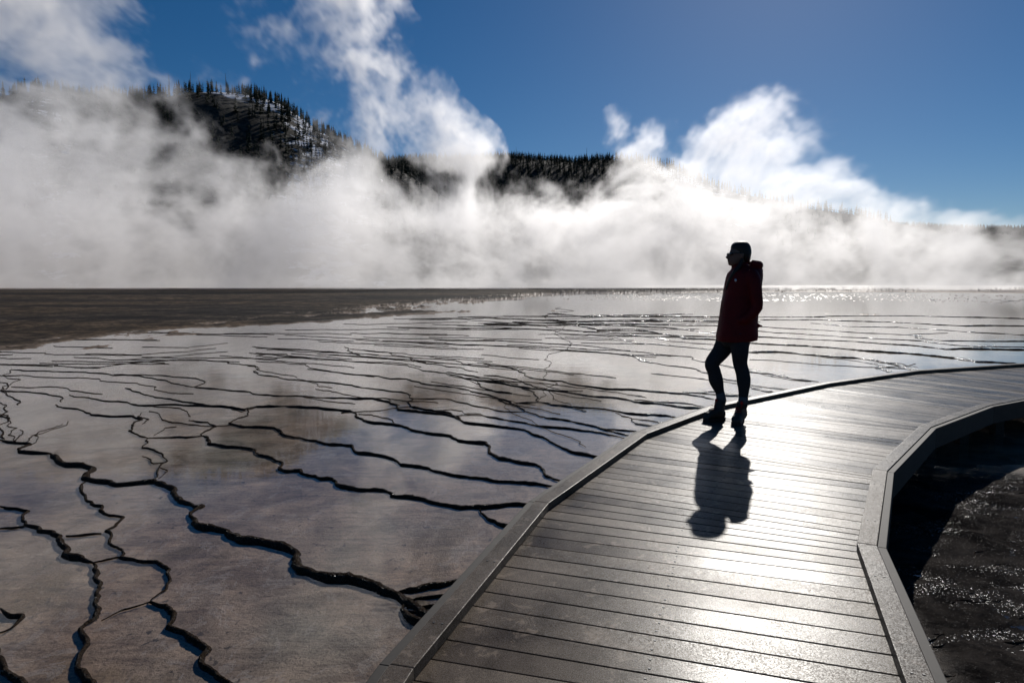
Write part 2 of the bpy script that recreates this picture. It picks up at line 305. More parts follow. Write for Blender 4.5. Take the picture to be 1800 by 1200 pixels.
W1, W2, W3, W4 = 0.035, 0.023, 0.014, 0.0065   # rim half-widths in metres
rims = [
 (W2, [(0,773),(37,779),(54,781),(36,794),(90,797)]),
 (W1, [(90,797),(105,812),(117,817),(150,819),(165,824),(149,841),(175,846),(205,852),(240,849),(272,845),(307,859),(317,877),(345,891),(358,889),(340,911),(351,924),(387,931),(427,949),(467,953),(524,973),(529,1002),(560,1011),(613,1015),(667,1031),(711,1055),(745,1078),(800,1100)]),
 (W2, [(711,1055),(718,1082),(747,1095),(800,1120)]),
 (W2, [(690,1045),(720,1037),(760,1028),(810,1020)]),
 (W3, [(711,1060),(750,1050),(800,1045)]), (W3, [(715,1068),(760,1065),(810,1060)]), (W3, [(715,1075),(760,1080),(800,1078)]),
 (W2, [(0,890),(51,898),(40,909),(44,922),(107,942),(115,975),(164,989)]), (W2, [(0,929),(44,925)]),
 (W3, [(164,989),(204,980),(213,980)]), (W3, [(116,942),(150,940),(178,938)]),
 (W3, [(151,846),(144,864),(153,880),(180,889),(182,900),(218,909),(187,933),(196,958),(213,980),(276,987),(300,1020),(293,1035),(264,1058)]),
 (W2, [(264,1058),(307,1078),(296,1102),(338,1122),(367,1140),(360,1171),(400,1198),(430,1240)]),
 (W2*1.1, [(164,989),(167,1015),(178,1024),(171,1051),(175,1069),(142,1104),(142,1149),(164,1198),(170,1250)]),
 (W3, [(0,1069),(40,1082),(25,1100),(0,1112)]), (W2, [(0,1140),(9,1180),(40,1198),(80,1240)]), (W4, [(264,1058),(213,1073),(178,1091)]),
 (W3, [(97,711),(140,720),(160,729),(195,732),(235,731),(250,737),(227,757),(260,770)]),
 (W3, [(260,770),(300,769),(357,766)]),
 (W2, [(357,766),(367,780),(425,786),(450,791),(480,806),(492,824),(530,827),(555,837),(585,842),(592,851),(635,861),(675,862),(725,874),(782,887),(845,891),(900,886),(960,884)]),
 (W3, [(845,891),(858,912),(895,925),(940,925)]),
 (W3, [(260,770),(250,787),(285,797),(295,810),(280,821),(272,843)]), (W4, [(293,812),(270,815),(250,802)]), (W4, [(280,821),(295,827),(278,841)]),
 (W3, [(332,739),(380,749),(355,765)]), (W4, [(380,749),(425,747)]), (W4, [(262,723),(285,738),(330,746),(380,750)]), (W4, [(250,725),(262,737),(250,745)]),
 (W4, [(270,765),(290,752),(310,750)]),
 (W2*.8, [(435,718),(418,735),(425,750),(450,750),(495,759),(510,767),(545,774),(570,780),(620,784),(625,794),(665,800),(705,817),(737,820),(770,829),(850,841),(875,846),(900,847),(985,857)]),
 (W3, [(122,694),(185,705),(225,707),(295,711),(370,714),(390,714)]),
 (W2*.8, [(220,682),(262,695),(300,701),(350,710),(390,714),(430,720),(450,715),(500,714)]),
 (W2, [(500,714),(575,719),(615,722),(635,736),(650,742),(692,746),(740,759),(785,765),(807,775),(855,779),(860,792),(880,806),(912,812),(950,820),(985,845),(1000,850)]),
 (W4, [(630,728),(665,732),(690,738),(695,745)]), (W4, [(590,719),(600,726),(625,724)]),
 (W3, [(20,650),(80,652),(150,654),(200,660),(287,660),(345,665),(342,680),(400,686),(450,693),(500,696),(565,699)]),
 (W2, [(565,699),(625,701),(657,700),(685,706),(700,720),(750,725),(800,732),(812,740),(855,747),(895,752),(950,767),(985,785),(1055,805),(1090,815)]),
 (W3, [(200,658),(270,665),(300,672),(340,680)]),
 (W3, [(450,647),(465,660),(500,666),(575,672),(620,677),(640,682)]),
 (W2*.9, [(640,682),(705,689),(720,697),(727,701),(720,710),(750,720),(787,725),(810,735)]),
 (W3, [(727,701),(785,701),(835,714),(875,722),(900,724),(922,724)]),
 (W2*.9, [(850,692),(875,699),(895,710),(922,722),(962,735),(1025,745),(1065,756),(1110,767)]), (W3, [(1060,753),(1090,756),(1125,759)]),
 (W3, [(850,731),(907,741),(960,750),(1025,757),(1100,771)]), (W4, [(895,710),(935,717),(985,728)]),
 (W4, [(850,730),(800,731)]), (W4, [(657,700),(680,700),(688,705)]),
 (W3, [(545,647),(587,654),(667,661),(687,666),(715,666),(740,674),(800,681)]),
 (W2*.9, [(800,681),(825,686),(860,695),(880,701),(900,710)]), (W3, [(900,710),(947,707)]),
 (W2, [(947,707),(975,712),(1035,717),(1100,726),(1150,729),(1190,734)]),
 (W3, [(1082,726),(1112,736),(1117,745),(1147,749)]), (W3, [(945,707),(947,699),(932,686),(910,680)]), (W4,[(1112,736),(1140,739),(1165,746)]),
 (W3, [(450,612),(550,616),(625,622),(675,629),(720,632),(750,639),(810,646),(840,654)]), (W3, [(605,609),(610,616),(625,622)]),
 (W3, [(640,616),(680,619),(690,624),(730,629),(800,633),(860,645)]),
 (W3, [(690,640),(740,650),(785,656)]), (W2, [(785,656),(820,666),(870,672),(892,676),(950,684),(1000,690),(1045,697),(1080,699),(1115,706),(1175,712),(1240,718)]),
 (W3, [(1115,703),(1160,707),(1215,710),(1240,716)]),
 (W3, [(785,654),(830,660),(860,665),(900,672)]), (W4, [(820,664),(845,680),(880,690),(900,692)]), (W3, [(840,669),(845,680),(870,688),(900,691)]),
 (W3, [(850,660),(885,663),(920,672),(945,682)]),
 (W2*.9, [(850,639),(900,647),(922,659),(950,667),(990,670),(1010,676),(1070,684),(1125,686),(1200,692),(1255,702)]), (W3,[(1200,690),(1250,693),(1320,696)]),
 (W3, [(730,602),(825,607),(900,609)]), (W3*1.1, [(900,609),(955,611),(990,615),(1075,621),(1115,627),(1160,640),(1225,649),(1242,656),(1275,667),(1297,671)]),
 (W3, [(850,597),(900,600),(962,604),(1025,607),(1090,615),(1150,622),(1215,627),(1235,636),(1287,645),(1317,654),(1369,661),(1439,671)]),
 (W3, [(1317,678),(1345,688),(1370,692)]), (W4, [(1317,632),(1400,637),(1500,644),(1590,648)]),
 (W3, [(700,576),(850,579),(945,579),(990,586),(1065,591),(1100,600),(1162,606),(1247,614),(1317,619)]), 
 (W2, [(1317,619),(1369,619),(1425,624),(1494,629),(1536,633),(1578,642),(1605,650),(1640,660)]), (W4, [(1425,624),(1500,634),(1545,643),(1560,654)]),
 (W2*1.2, [(1317,603),(1397,607),(1472,612),(1536,618),(1592,621),(1661,628),(1717,636),(1783,639),(1830,645)]),
 (W3, [(1317,592),(1411,596),(1500,600)]), (W2, [(1500,600),(1550,604),(1614,608),(1661,614),(1800,615),(1900,617)]),
 (W3, [(1317,580),(1439,589),(1550,596),(1619,599),(1661,605),(1711,609),(1800,610),(1900,610)]),
 (W3, [(1333,574),(1425,579),(1536,586),(1605,589),(1661,599),(1800,600),(1900,600)]),
 (W3, [(1425,568),(1494,574),(1578,575),(1647,580),(1730,585),(1800,589),(1900,592)]),
 (W2, [(1336,557),(1439,557),(1550,555),(1605,555),(1675,557),(1800,560),(1900,562)]),
 (W2, [(1336,562),(1439,562),(1522,565),(1605,568),(1700,573),(1800,573),(1900,574)]),
 (W1, [(962,551),(1025,556),(1107,557),(1265,557),(1336,557)]), (W2*1.2, [(850,558),(912,561),(1025,565),(1125,565),(1265,565),(1336,566)]),
 (W2, [(850,570),(950,572),(1025,571),(1125,574),(1200,579),(1262,585),(1317,590)]), (W2, [(1000,571),(1050,581),(1137,582),(1200,595),(1260,597),(1317,603)]),
 (W2, [(900,566),(1000,569),(1100,569),(1230,572),(1333,574)]),
 (W3, [(740,560),(860,565),(960,576),(1040,584),(1120,590),(1180,600),(1260,606)]), (W3, [(760,570),(860,574),(980,580),(1100,587),(1200,590),(1262,592)]),
 (W4, [(250,610),(330,611),(400,603)]), (W4, [(150,622),(240,624),(330,618),(380,612)]), (W4, [(130,628),(200,633),(300,627),(345,622),(400,618)]),
 (W3, [(95,643),(175,646),(230,638),(300,633),(360,633),(420,640),(450,647)]), (W4, [(0,660),(60,662),(130,664),(190,671),(270,679),(272,685),(300,691),(340,692)]),
 (W4, [(20,680),(100,680),(140,688),(180,693)]), (W3, [(0,687),(80,692),(85,694),(110,701),(108,706)]), (W3,[(0,672),(15,680),(12,692),(25,700),(32,712)]),
 (W4, [(450,625),(550,629),(640,637),(690,640)]), (W4, [(450,635),(500,637),(545,647)]), (W4, [(450,620),(560,632),(690,637),(740,645)]),
 (W4, [(270,715),(300,716),(330,724),(335,732)]), (W4,[(390,714),(425,724),(450,716)]),
 (W3, [(0,700),(12,712),(5,728),(15,740),(2,755),(8,772)]), (W4,[(20,650),(10,662),(18,676),(0,686)]), (W4, [(0,728),(15,730),(12,748),(20,760),(28,776)]),
 (W4, [(28,776),(40,762),(35,755)]), (W4, [(55,781),(60,765),(90,755),(120,740)]), (W4, [(50,778),(70,758),(110,745)]),
]
# thinner stray tendrils that branch off the traced rims
extra = []
for (w, pl) in rims:
    for _ in range(1):
        if len(pl) < 3: continue
        k = random.randrange(len(pl) - 1); t = random.random()
        a = np.array(pl[k]) * (1 - t) + np.array(pl[k + 1]) * t
        if a[1] > 730 or a[0] < 420 or random.random() < .45: continue
        s = max(4, (a[1] - 498) * 0.20); pts = [tuple(a)]
        d = np.array(pl[k + 1], float) - np.array(pl[k]); d /= np.linalg.norm(d) + 1e-6
        for q in range(random.randrange(2, 6)):
            a = a + d * s * random.uniform(.5, 1.5) + np.array([0, random.uniform(-.35, .35) * s * .5]); pts.append(tuple(a))
        extra.append((W4 * random.uniform(.5, 1.0), pts))
rng2 = random.Random(3)
for q in range(46):                        # fine crust ripples inside the bend of the walk
    u = rng2.uniform(1590, 2050); v = rng2.uniform(850, 1230); pts = [(u, v)]; sl = rng2.uniform(-.35, .1)
    for _ in range(rng2.randrange(2, 7)):
        st = rng2.uniform(12, 34); u += st; v += st * sl + rng2.uniform(-.4, .4) * st; pts.append((u, v))
    extra.append((rng2.uniform(.004, .010), pts))
for q in range(190):                       # fine contour lines on the middle distance
    u = rng2.uniform(-150, 1900); v = 498 + 40 * math.exp(rng2.uniform(0.35, 1.55))
    if u > 1150 or (u < 400 and v > 640): continue
    if u < 750 and v < 600 - u * 0.07: continue
    pts = [(u, v)]; slope = min(.2, max(-.02, (v - 575) / 620)) if u > 380 else 0.02
    for _ in range(rng2.randrange(5, 14)):
        st = rng2.uniform(10, 28); u += st; v += st * slope + rng2.uniform(-.05, .05) * st
        pts.append((u, v))
    extra.append((W4 * rng2.uniform(.35, .9), pts))
# each rim is a crusty lip of its own: steep face towards the viewer's side, shade painted into the lip colour, low back slope
RIB_V, RIB_F, RIB_W, rib_off = [], [], [], 0
PR_N = np.array([-1.25, -1.0, -0.80, -0.45, 0.0, 0.32, 0.60, 0.85], np.float32)      # across (negative = down-slope side)
PR_H = np.array([-0.60, 0.20, 0.62, 0.93, 1.00, 0.80, 0.35, -0.60], np.float32)
def ribbon(pts, w):
    global rib_off
    P = np.array([(p.x, p.y) for p in pts], np.float32); n = len(P)
    if n < 3: return
    T = np.gradient(P, axis=0); T /= np.linalg.norm(T, axis=1)[:, None] + 1e-9
    T = (T + np.roll(T, 1, 0) + np.roll(T, -1, 0)); T[0] = T[1]; T[-1] = T[-2]; T /= np.linalg.norm(T, axis=1)[:, None] + 1e-9
    Nn = np.stack([-T[:, 1], T[:, 0]], -1)
    if Nn[:, 1].mean() < 0: Nn = -Nn
    s = np.concatenate([[0], np.cumsum(np.linalg.norm(np.diff(P, axis=0), axis=1))])
    ph = random.uniform(0, 900); sc = np.stack([s * 1.1 + ph, s * 0, s * 0], -1)
    f = 0.95 + 0.55 * fbm(sc, 3) + 0.25 * vnoise(sc * 9)
    f = f * np.clip(np.minimum(s, s[-1] - s) / 0.25 + .25, 0, 1)
    dist = np.linalg.norm(P, axis=1)
    wet = sstep(P[:, 0] - .12 * P[:, 1], -1.2, 1.5) * sstep(P[:, 1], 6.0, 8.5) * sstep(vnoise(sc * 1.7 + 5.5) + .5 * vnoise(sc * 6 + 2.2), -.1, .35)
    RIB_W.append(np.repeat(wet, len(PR_N)).astype(np.float32))
    pn = np.repeat(PR_N[None], n, 0); phh = np.repeat(PR_H[None], n, 0)
    ww = (np.maximum(w * f, 0.00035 * dist) * (0.55 + 0.45 * np.abs(Nn[:, 1])))[:, None]
    hh = (0.004 + np.maximum(w * f * 0.66, 0.00030 * dist))[:, None]
    hh = hh * (0.45 + 0.55 * np.abs(Nn[:, 1:2]))        # lips that run down the slope are lower
    wd = 0.012 * dist * wet / ww[:, 0]; pn[:, 5] += .2 * wd; pn[:, 6] += .9 * wd; pn[:, 7] += 1.1 * wd; phh[:, 5] -= .20 * wet; phh[:, 6] -= .08 * wet
    X = P[:, None, :] + Nn[:, None, :] * (pn[:, :, None] * ww[..., None])
    q = np.concatenate([X * 34, np.full(X.shape[:2] + (1,), ph % 7)], -1)
    nz_ = fbm(q, 4, .65)
    Zr = np.maximum(phh * hh, -.012) * (1 + 0.30 * nz_) + 0.002
    X = X + Nn[:, None, :] * (nz_ * 0.12)[..., None] * ww[..., None]
    V = np.concatenate([X, Zr[..., None]], -1).reshape(-1, 3); m = len(PR_N)
    RIB_V.append(V); RIB_F.append(grid_faces(n, m) + rib_off); rib_off += len(V)
for (w, pl) in rims + extra:
    if w >= W3 and pl[0][0] > 840 and max(v for _, v in pl) < 665: w *= 1.75      # heavier lips by the outflow
    P3 = [gp(u, v) for (u, v) in pl]
    pts = [P3[0]]
    for a, b in zip(P3[:-1], P3[1:]):       # organic meander: midpoint displacement in metres
        seg = [a, b]; amp = 0.082
        while (seg[1] - seg[0]).length > max(0.022, 0.003 * seg[0].length) and len(seg) < 900:
            ns = [seg[0]]
            for s0, s1 in zip(seg[:-1], seg[1:]):
                m_ = (s0 + s1) / 2; d = s1 - s0; n_ = Vector((-d.y, d.x, 0))
                ns += [m_ + n_ * random.gauss(0, amp), s1]
            seg = ns; amp *= 0.84
        pts += seg[1:]
    ribbon(pts, w)
rme = np_mesh('terrace_rims', np.concatenate(RIB_V), np.concatenate(RIB_F))
rme.polygons.foreach_set('use_smooth', np.ones(len(rme.polygons), bool))
at = rme.attributes.new('wet', 'FLOAT', 'POINT'); at.data.foreach_set('value', np.concatenate(RIB_W))
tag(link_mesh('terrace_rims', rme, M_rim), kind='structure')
# shore of the gravel flat, drawn as a boundary height field over (bearing, range)
U = 900 + 1200 * np.tan(np.clip(TH, R(-60), R(60)))[None, :] * np.ones((NI, 1)); 
V = 600 + 1200 * np.tan(np.arctan(CAM_Z / np.maximum(RR * np.cos(np.clip(TH, R(-60), R(60)))[:, None].T if False else RR, .02)) - PITCH)[:, None] * np.ones((1, NJ))
U = U.astype(np.float32); V = V.astype(np.float32)
nz = fbm2(GX * 0.16, GY * 0.05, 6, 3.0, 0.6); nz2 = fbm2(GX * 0.7, GY * 0.22, 5, 9.0, 0.6)
def edge(pts):
    xs, ys = zip(*pts); return np.interp(U, xs, ys)
e1 = edge([(-1500, 640), (0, 596), (150, 587), (300, 577), (400, 569), (470, 564), (560, 552), (650, 543), (760, 536), (860, 528), (930, 520), (1000, 516.5), (1150, 513.5), (1300, 511.5), (1500, 508), (3000, 506)])
m1 = (e1 - V) / np.maximum(1.5, (e1 - 498) * 0.10) + nz * 2.6 + nz2 * 2.2 + fbm2(GX * 2.6, GY * .8, 4, 61.0, .6) * 1.6
e2t = edge([(-1500, 500), (380, 560), (500, 556), (600, 551), (700, 547), (800, 545.5), (830, 547), (3000, 547)])
e2b = edge([(-1500, 600), (350, 573), (450, 569), (520, 567), (600, 562), (680, 556), (760, 551), (815, 548), (830, 546), (3000, 545)])
m2 = np.minimum(V - e2t, e2b - V) / 2.5 + nz * 1.8 + nz2 * 1.8 + fbm2(GX * 2.6, GY * .8, 4, 61.0, .6) * 1.2
mud = np.maximum(sstep(m1, -0.3, 1.2), sstep(m2, -0.3, 1.2)).astype(np.float32)
mud *= (RR[:, None] > 12)
mudcol = mud * (1 - sstep(RR[:, None] * np.ones((1, NJ)), 150, 230))
# speckled shallows beyond the pools
spk = sstep(V, 530, 524) * sstep(V, 512, 516) * sstep(U, 850, 1000)
spkh = np.clip(nz2 * 0.8 + fbm2(GX * 4.5, GY * .6, 3, 21.0) * 1.6 - 0.25, 0, 1) * spk
alg = sstep(GX - 0.2 * GY, 0.9, 1.5) * sstep(GY, 6.9, 5.9)
pc = gp(738, 1056)
fan = np.exp(-(((GX - pc.x) / .30) ** 2 + ((GY - pc.y) / .13) ** 2) ** 1.5) * (0.75 + .5 * fbm2(GX * 9, GY * 9, 3, 71.))
algh = alg * (fbm2(GX * 5, GY * 5, 5, 31.0, 0.62) * 0.020 + 0.021)
Z = -0.010 + 0.004 * fbm2(GX * 1.1, GY * 1.1, 4, 5.0) + 0.0
Z = Z + fan * (0.012 + .014 * fbm2(GX * 14, GY * 30, 3, 77.)) + mud * (0.045 + 0.03 * nz2 + 0.0035 * np.clip(RR[:, None] - 30, 0, 130)) + spkh * 0.05 + algh
Z = np.where(RR[:, None] > 300, 0.45, Z).astype(np.float32)
cm = fbm2(GX * .5, GY * .5, 4, 44.)
co = np.stack([GX, GY, Z], -1).reshape(-1, 3)
me = np_mesh('terraced_ground', co, grid_faces(NI, NJ))
for nm, arr in (('mud', mudcol), ('algae', np.clip(alg + spkh + fan * .8, 0, 1))):
    at = me.attributes.new(nm, 'FLOAT', 'POINT'); at.data.foreach_set('value', arr.astype(np.float32).ravel())
me.polygons.foreach_set('use_smooth', np.ones(len(me.polygons), bool))
tag(link_mesh('terraced_ground', me, M_ground), kind='structure')

# thin sheet of water standing on the terraces
wr = np.array([0.02, 1, 2, 4, 8, 16, 32, 64, 100, 150]); wt = np.linspace(-math.pi, math.pi, 65)[:-1]
wco = np.stack([wr[:, None] * np.sin(wt), wr[:, None] * np.cos(wt), np.zeros((len(wr), 64))], -1).reshape(-1, 3)
tag(link_mesh('water', np_mesh('water', wco, grid_faces(len(wr), 64, True)), M_water), kind='structure')

# ------------------------------------------------------------------ boardwalk
v2 = lambda p: Vector((p[0], p[1]))
TOPZ = DECK + CURB
LP = [gp(685,1166,TOPZ), gp(940,880,TOPZ), gp(1121,759,TOPZ), gp(1255,711,TOPZ), gp(1447,672,TOPZ), gp(1607,650,TOPZ)]
LP = [v2(p) for p in LP]
RP = [Vector((1.246, 1.77)), v2(gp(1542,958,TOPZ)), v2(gp(1560,827,TOPZ)), v2(gp(1637,750,TOPZ)), v2(gp(1740,712,TOPZ)), Vector((6.50, 8.02))]
LP = [LP[0] + Vector((-0.95, -4.2)), LP[0] + Vector((-0.42, -2.0))] + LP + [Vector((8.35, 11.02)), Vector((11.2, 11.75)), Vector((14.2, 12.1)), Vector((18.0, 12.2))]
RP = [Vector((0.85, -2.55)), Vector((1.02, -0.35))] + RP + [Vector((8.75, 9.13)), Vector((11.45, 9.85)), Vector((14.3, 10.2)), Vector((18.0, 10.3))]
walk = empty('boardwalk', (2.0, 4.5, 0.0))
tag(walk, 'curving grey plank boardwalk with low timber edge rails crossing the wet terraces', 'boardwalk')

def add_box_poly(bm, pts, z0, z1, lay=None, val=0.0, bev=0.0, tilt=0.0):
    """prism over a convex xy polygon (ccw)"""
    vs0 = [bm.verts.new((p.x, p.y, z0)) for p in pts]
    vs1 = [bm.verts.new((p.x, p.y, z1 + tilt * (1 if i in (0, 1) else -1))) for i, p in enumerate(pts)]
    n = len(pts); fs = [bm.faces.new(vs0[::-1]), bm.faces.new(vs1)]
    for i in range(n):
        fs.append(bm.faces.new((vs0[i], vs0[(i + 1) % n], vs1[(i + 1) % n], vs1[i])))
    if bev > 0:
        es = [e for e in fs[1].edges]
        r = bmesh.ops.bevel(bm, geom=es, offset=bev, segments=2, profile=0.6, affect='EDGES')
        fs = list(set(f for f in fs if f.is_valid) | set(r['faces']))
    if lay is not None:
        for f in fs:
            for v in f.verts: v[lay] = val
def bm_obj(name, bm, mat, parent, smooth=False):
    me = bpy.data.meshes.new(name); bmesh.ops.recalc_face_normals(bm, faces=bm.faces); bm.to_mesh(me); bm.free()
    if smooth:
        for p in me.polygons: p.use_smooth = True
    return link_mesh(name, me, mat, parent)
def isect(a, da, b, db):
    den = da.x * db.y - da.y * db.x
    t = ((b.x - a.x) * db.y - (b.y - a.y) * db.x) / den
    return a + da * t
PW, GAP = 0.1395, 0.0066
prnd = random.Random(21)
screws = []
inL = []; inR = []
def offset_chain(P, d):
    out = []
    for i, p in enumerate(P):
        if i == 0: t0 = t1 = (P[1] - p).normalized()
        elif i == len(P) - 1: t0 = t1 = (p - P[i - 1]).normalized()
        else: t0 = (p - P[i - 1]).normalized(); t1 = (P[i + 1] - p).normalized()
        n0 = Vector((t0.y, -t0.x)); n1 = Vector((t1.y, -t1.x)); m_ = (n0 + n1).normalized()
        out.append(p + m_ * d / max(.3, m_.dot(n0)))
    return out
for k in range(len(LP) - 1):
    P0, P1, Q0, Q1 = LP[k], LP[k + 1], RP[k], RP[k + 1]
    tl = (P1 - P0); tr = (Q1 - Q0); LL, RL = tl.length, tr.length
    td = (tl.normalized() + tr.normalized()).normalized()
    cd = Vector((td.y, -td.x))                       # plank direction, left to right
    bm = bmesh.new(); lay = bm.verts.layers.float.new('plank')
    # list of cut lines as (left point, right point)
    short = min(LL, RL); npar = max(1, int(short / PW) - 4)
    mid = (P0 + P1 + Q0 + Q1) / 4
    tln, trn = tl.normalized(), tr.normalized()
    cuts = []
    par = []
    for i in range(npar + 1):
        c = mid + td * ((i - npar / 2) * PW)
        par.append((isect(c, cd, P0, tln), isect(c, cd, Q0, trn)))
    def fan(A, B, ):
        """tapered planks between cut lines A and B"""
        la = max((B[0] - A[0]).length, (B[1] - A[1]).length); m_ = max(1, round(la / PW))
        return [(A[0].lerp(B[0], i / m_), A[1].lerp(B[1], i / m_)) for i in range(1, m_)]
    J0, J1 = (P0, Q0), (P1, Q1)
    cuts = [J0] + fan(J0, par[0]) + par + fan(par[-1], J1) + [J1]
    for (a, b) in zip(cuts[:-1], cuts[1:]):
        da = (b[0] - a[0]); db = (b[1] - a[1])
        g0 = min(GAP / 2, da.length * .2); g1 = min(GAP / 2, db.length * .2)
        a0 = a[0] + da.normalized() * g0; b0 = b[0] - da.normalized() * g0
        a1 = a[1] + db.normalized() * g1; b1 = b[1] - db.normalized() * g1
        zt = DECK + prnd.gauss(0, 0.0007)
        add_box_poly(bm, [a0, a1, b1, b0], zt - 0.035, zt, lay, prnd.random(), bev=0.0028 if k < 6 else 0, tilt=prnd.gauss(0, 0.0005))
        w_ = (b0 - a0).length
        for s in (0.48, 0.505, 0.035, 0.965):
            for e in ((0.25, 0.75) if w_ > .1 else (0.5,)):
                if prnd.random() < (0.85 if s in (.48,) else 0.0 if s == .505 else .5):
                    c = a0.lerp(a1, s + prnd.gauss(0, .003)).lerp(b0.lerp(b1, s), e); screws.append((c.x, c.y, zt))
    bm_obj('deck_section', bm, M_deck, walk)
# rails along both edges: flat timbers lying on the planks, mitred at the joints
CW = 0.089
for side, P in ((0, LP), (1, RP)):
    IN = offset_chain(P, CW if side == 0 else -CW)
    LOW = offset_chain(P, -0.002 if side == 0 else 0.002)
    LOW2 = offset_chain(P, -0.040 if side == 0 else 0.040)
    for k in range(len(P) - 1):
        t = (P[k + 1] - P[k]).normalized() * 0.0016
        quad = [P[k] + t, P[k + 1] - t, IN[k + 1] - t, IN[k] + t]
        bm = bmesh.new(); lay = bm.verts.layers.float.new('plank')
        add_box_poly(bm, quad if side else quad[::-1], DECK + 0.002, TOPZ, lay, prnd.random(), bev=0.004)
        bm_obj('edge_rail', bm, M_curb, walk)
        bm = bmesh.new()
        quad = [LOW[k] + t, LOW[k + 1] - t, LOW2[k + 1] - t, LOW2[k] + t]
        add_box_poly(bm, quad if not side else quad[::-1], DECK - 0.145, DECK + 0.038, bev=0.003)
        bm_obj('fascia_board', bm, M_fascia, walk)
        d_ = (P[k + 1] - P[k]); n_ = max(1, int(d_.length / 0.55))
        for q in range(n_):
            c = P[k] + d_ * ((q + .5) / n_); inn = IN[k] + (IN[k + 1] - IN[k]) * ((q + .5) / n_)
            screws.append((*(c.lerp(inn, .3)), TOPZ)); screws.append((*(c.lerp(inn, .7)), TOPZ))
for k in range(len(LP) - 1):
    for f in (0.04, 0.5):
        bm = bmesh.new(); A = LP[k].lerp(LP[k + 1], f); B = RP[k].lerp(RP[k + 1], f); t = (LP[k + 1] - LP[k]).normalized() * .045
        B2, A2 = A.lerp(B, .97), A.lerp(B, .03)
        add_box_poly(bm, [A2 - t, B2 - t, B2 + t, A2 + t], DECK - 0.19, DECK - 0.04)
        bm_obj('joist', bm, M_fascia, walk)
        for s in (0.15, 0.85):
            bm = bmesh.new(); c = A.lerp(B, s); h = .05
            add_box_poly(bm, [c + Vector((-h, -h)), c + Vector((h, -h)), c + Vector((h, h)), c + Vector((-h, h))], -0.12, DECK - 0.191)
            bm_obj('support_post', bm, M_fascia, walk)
bm = bmesh.new()
for (x, y, z) in screws:
    if y > 9 or x > 6: continue
    m_ = Matrix.Translation((x, y, z + 0.0012))
    bmesh.ops.create_cone(bm, cap_ends=True, segments=8, radius1=0.0055, radius2=0.0048, depth=0.0018, matrix=m_)
tag(bm_obj('screw_heads', bm, simple('screw_steel', (0.02, 0.018, 0.017), 0.5), walk), kind='stuff')

# ------------------------------------------------------------------ hills
def ridge(name, pts, dist, foot, back, nth, nr, snow_fn, amp=3.0, u0=-700, u1=2500):
    """heightfield rising from range `foot` to a crest at `dist` whose skyline follows pts (photo px)"""
    us = np.linspace(u0, u1, nth); th = np.arctan((us - 900) / 1200.0)
    xs, ys = zip(*pts); vc = np.interp(us, xs, ys)
    # crest elevation at range dist
    rr = np.concatenate([np.linspace(foot, dist, nr), np.linspace(dist, back, nr // 3)[1:]])
    X = rr[:, None] * np.sin(th)[None]; Y = rr[:, None] * np.cos(th)[None]
    zc = CAM_Z + (498 - vc) / 1200.0 * dist * np.cos(th)
    t = (rr - foot) / (dist - foot)
    prof = np.where(t <= 1, np.sin(np.clip(t, 0, 1) * math.pi / 2) ** 1.15, np.cos(np.clip((rr - dist) / (back - dist), 0, 1) * math.pi / 2))
    Zh = prof[:, None] * zc[None] + amp * fbm2(X / 60, Y / 60, 5, 4.2) * np.minimum(1, prof * 1.5)[:, None] * np.clip(abs(1 - t)[:, None] * 6, .12, 1)
    Zh = np.maximum(Zh, -2 + 0 * Zh)
    me = np_mesh(name, np.stack([X, Y, Zh], -1).reshape(-1, 3), grid_faces(len(rr), nth))
    at = me.attributes.new('snow', 'FLOAT', 'POINT'); at.data.foreach_set('value', snow_fn(np.broadcast_to(us[None], X.shape), t[:, None] + 0 * X).astype(np.float32).ravel())
    me.polygons.foreach_set('use_smooth', np.ones(len(me.polygons), bool))
    tag(link_mesh(name, me, M_hill), kind='structure')
    def at_(u, tt):
        th_ = math.atan((u - 900) / 1200.0); r_ = foot + tt * (dist - foot) if tt <= 1 else dist + (tt - 1) * (back - dist)
        i = np.searchsorted(rr, r_) ; i = min(max(i, 1), len(rr) - 1); f = (r_ - rr[i - 1]) / (rr[i] - rr[i - 1])
        j = (u - u0) / (u1 - u0) * (nth - 1); j0 = int(min(max(j, 0), nth - 2)); g = j - j0
        z = (Zh[i - 1, j0] * (1 - g) + Zh[i - 1, j0 + 1] * g) * (1 - f) + (Zh[i, j0] * (1 - g) + Zh[i, j0 + 1] * g) * f
        return Vector((r_ * math.sin(th_), r_ * math.cos(th_), z))
    return at_
def bumpf(x, c, w): return np.exp(-((x - c) / w) ** 2)
hillA = ridge('snowy_hill', [(-700, 230), (-200, 190), (0, 192), (90, 182), (150, 196), (230, 198), (300, 190), (350, 184), (400, 182), (450, 190), (500, 205), (560, 240), (600, 262), (650, 286), (720, 320), (800, 365), (900, 420), (1000, 480), (1050, 500), (2500, 506)], 600, 330, 760, 420, 70,
    lambda u, t: np.clip(0.45 * bumpf(u, 412, 38) * sstep(t, .72, .9) + 0.50 * bumpf(u, 430, 75) * sstep(t, .55, .9) + 0.30 * bumpf(u, 560, 90) + 0.22 * bumpf(u, 110, 80) + .10 * bumpf(u, 680, 60), 0, 1), 5.0, u1=1100)
hillB = ridge('forested_hill', [(-700, 330), (500, 310), (700, 296), (800, 292), (900, 292), (1000, 297), (1060, 297), (1120, 299), (1180, 312), (1250, 338), (1330, 358), (1400, 372), (1480, 384), (1560, 396), (1650, 415), (1800, 440), (2500, 470)], 900, 520, 1200, 420, 60,
    lambda u, t: np.clip(0.42 * bumpf(u, 1185, 70) * sstep(t, .4, .8) + .2 * bumpf(u, 1300, 60), 0, 1), 5.0)
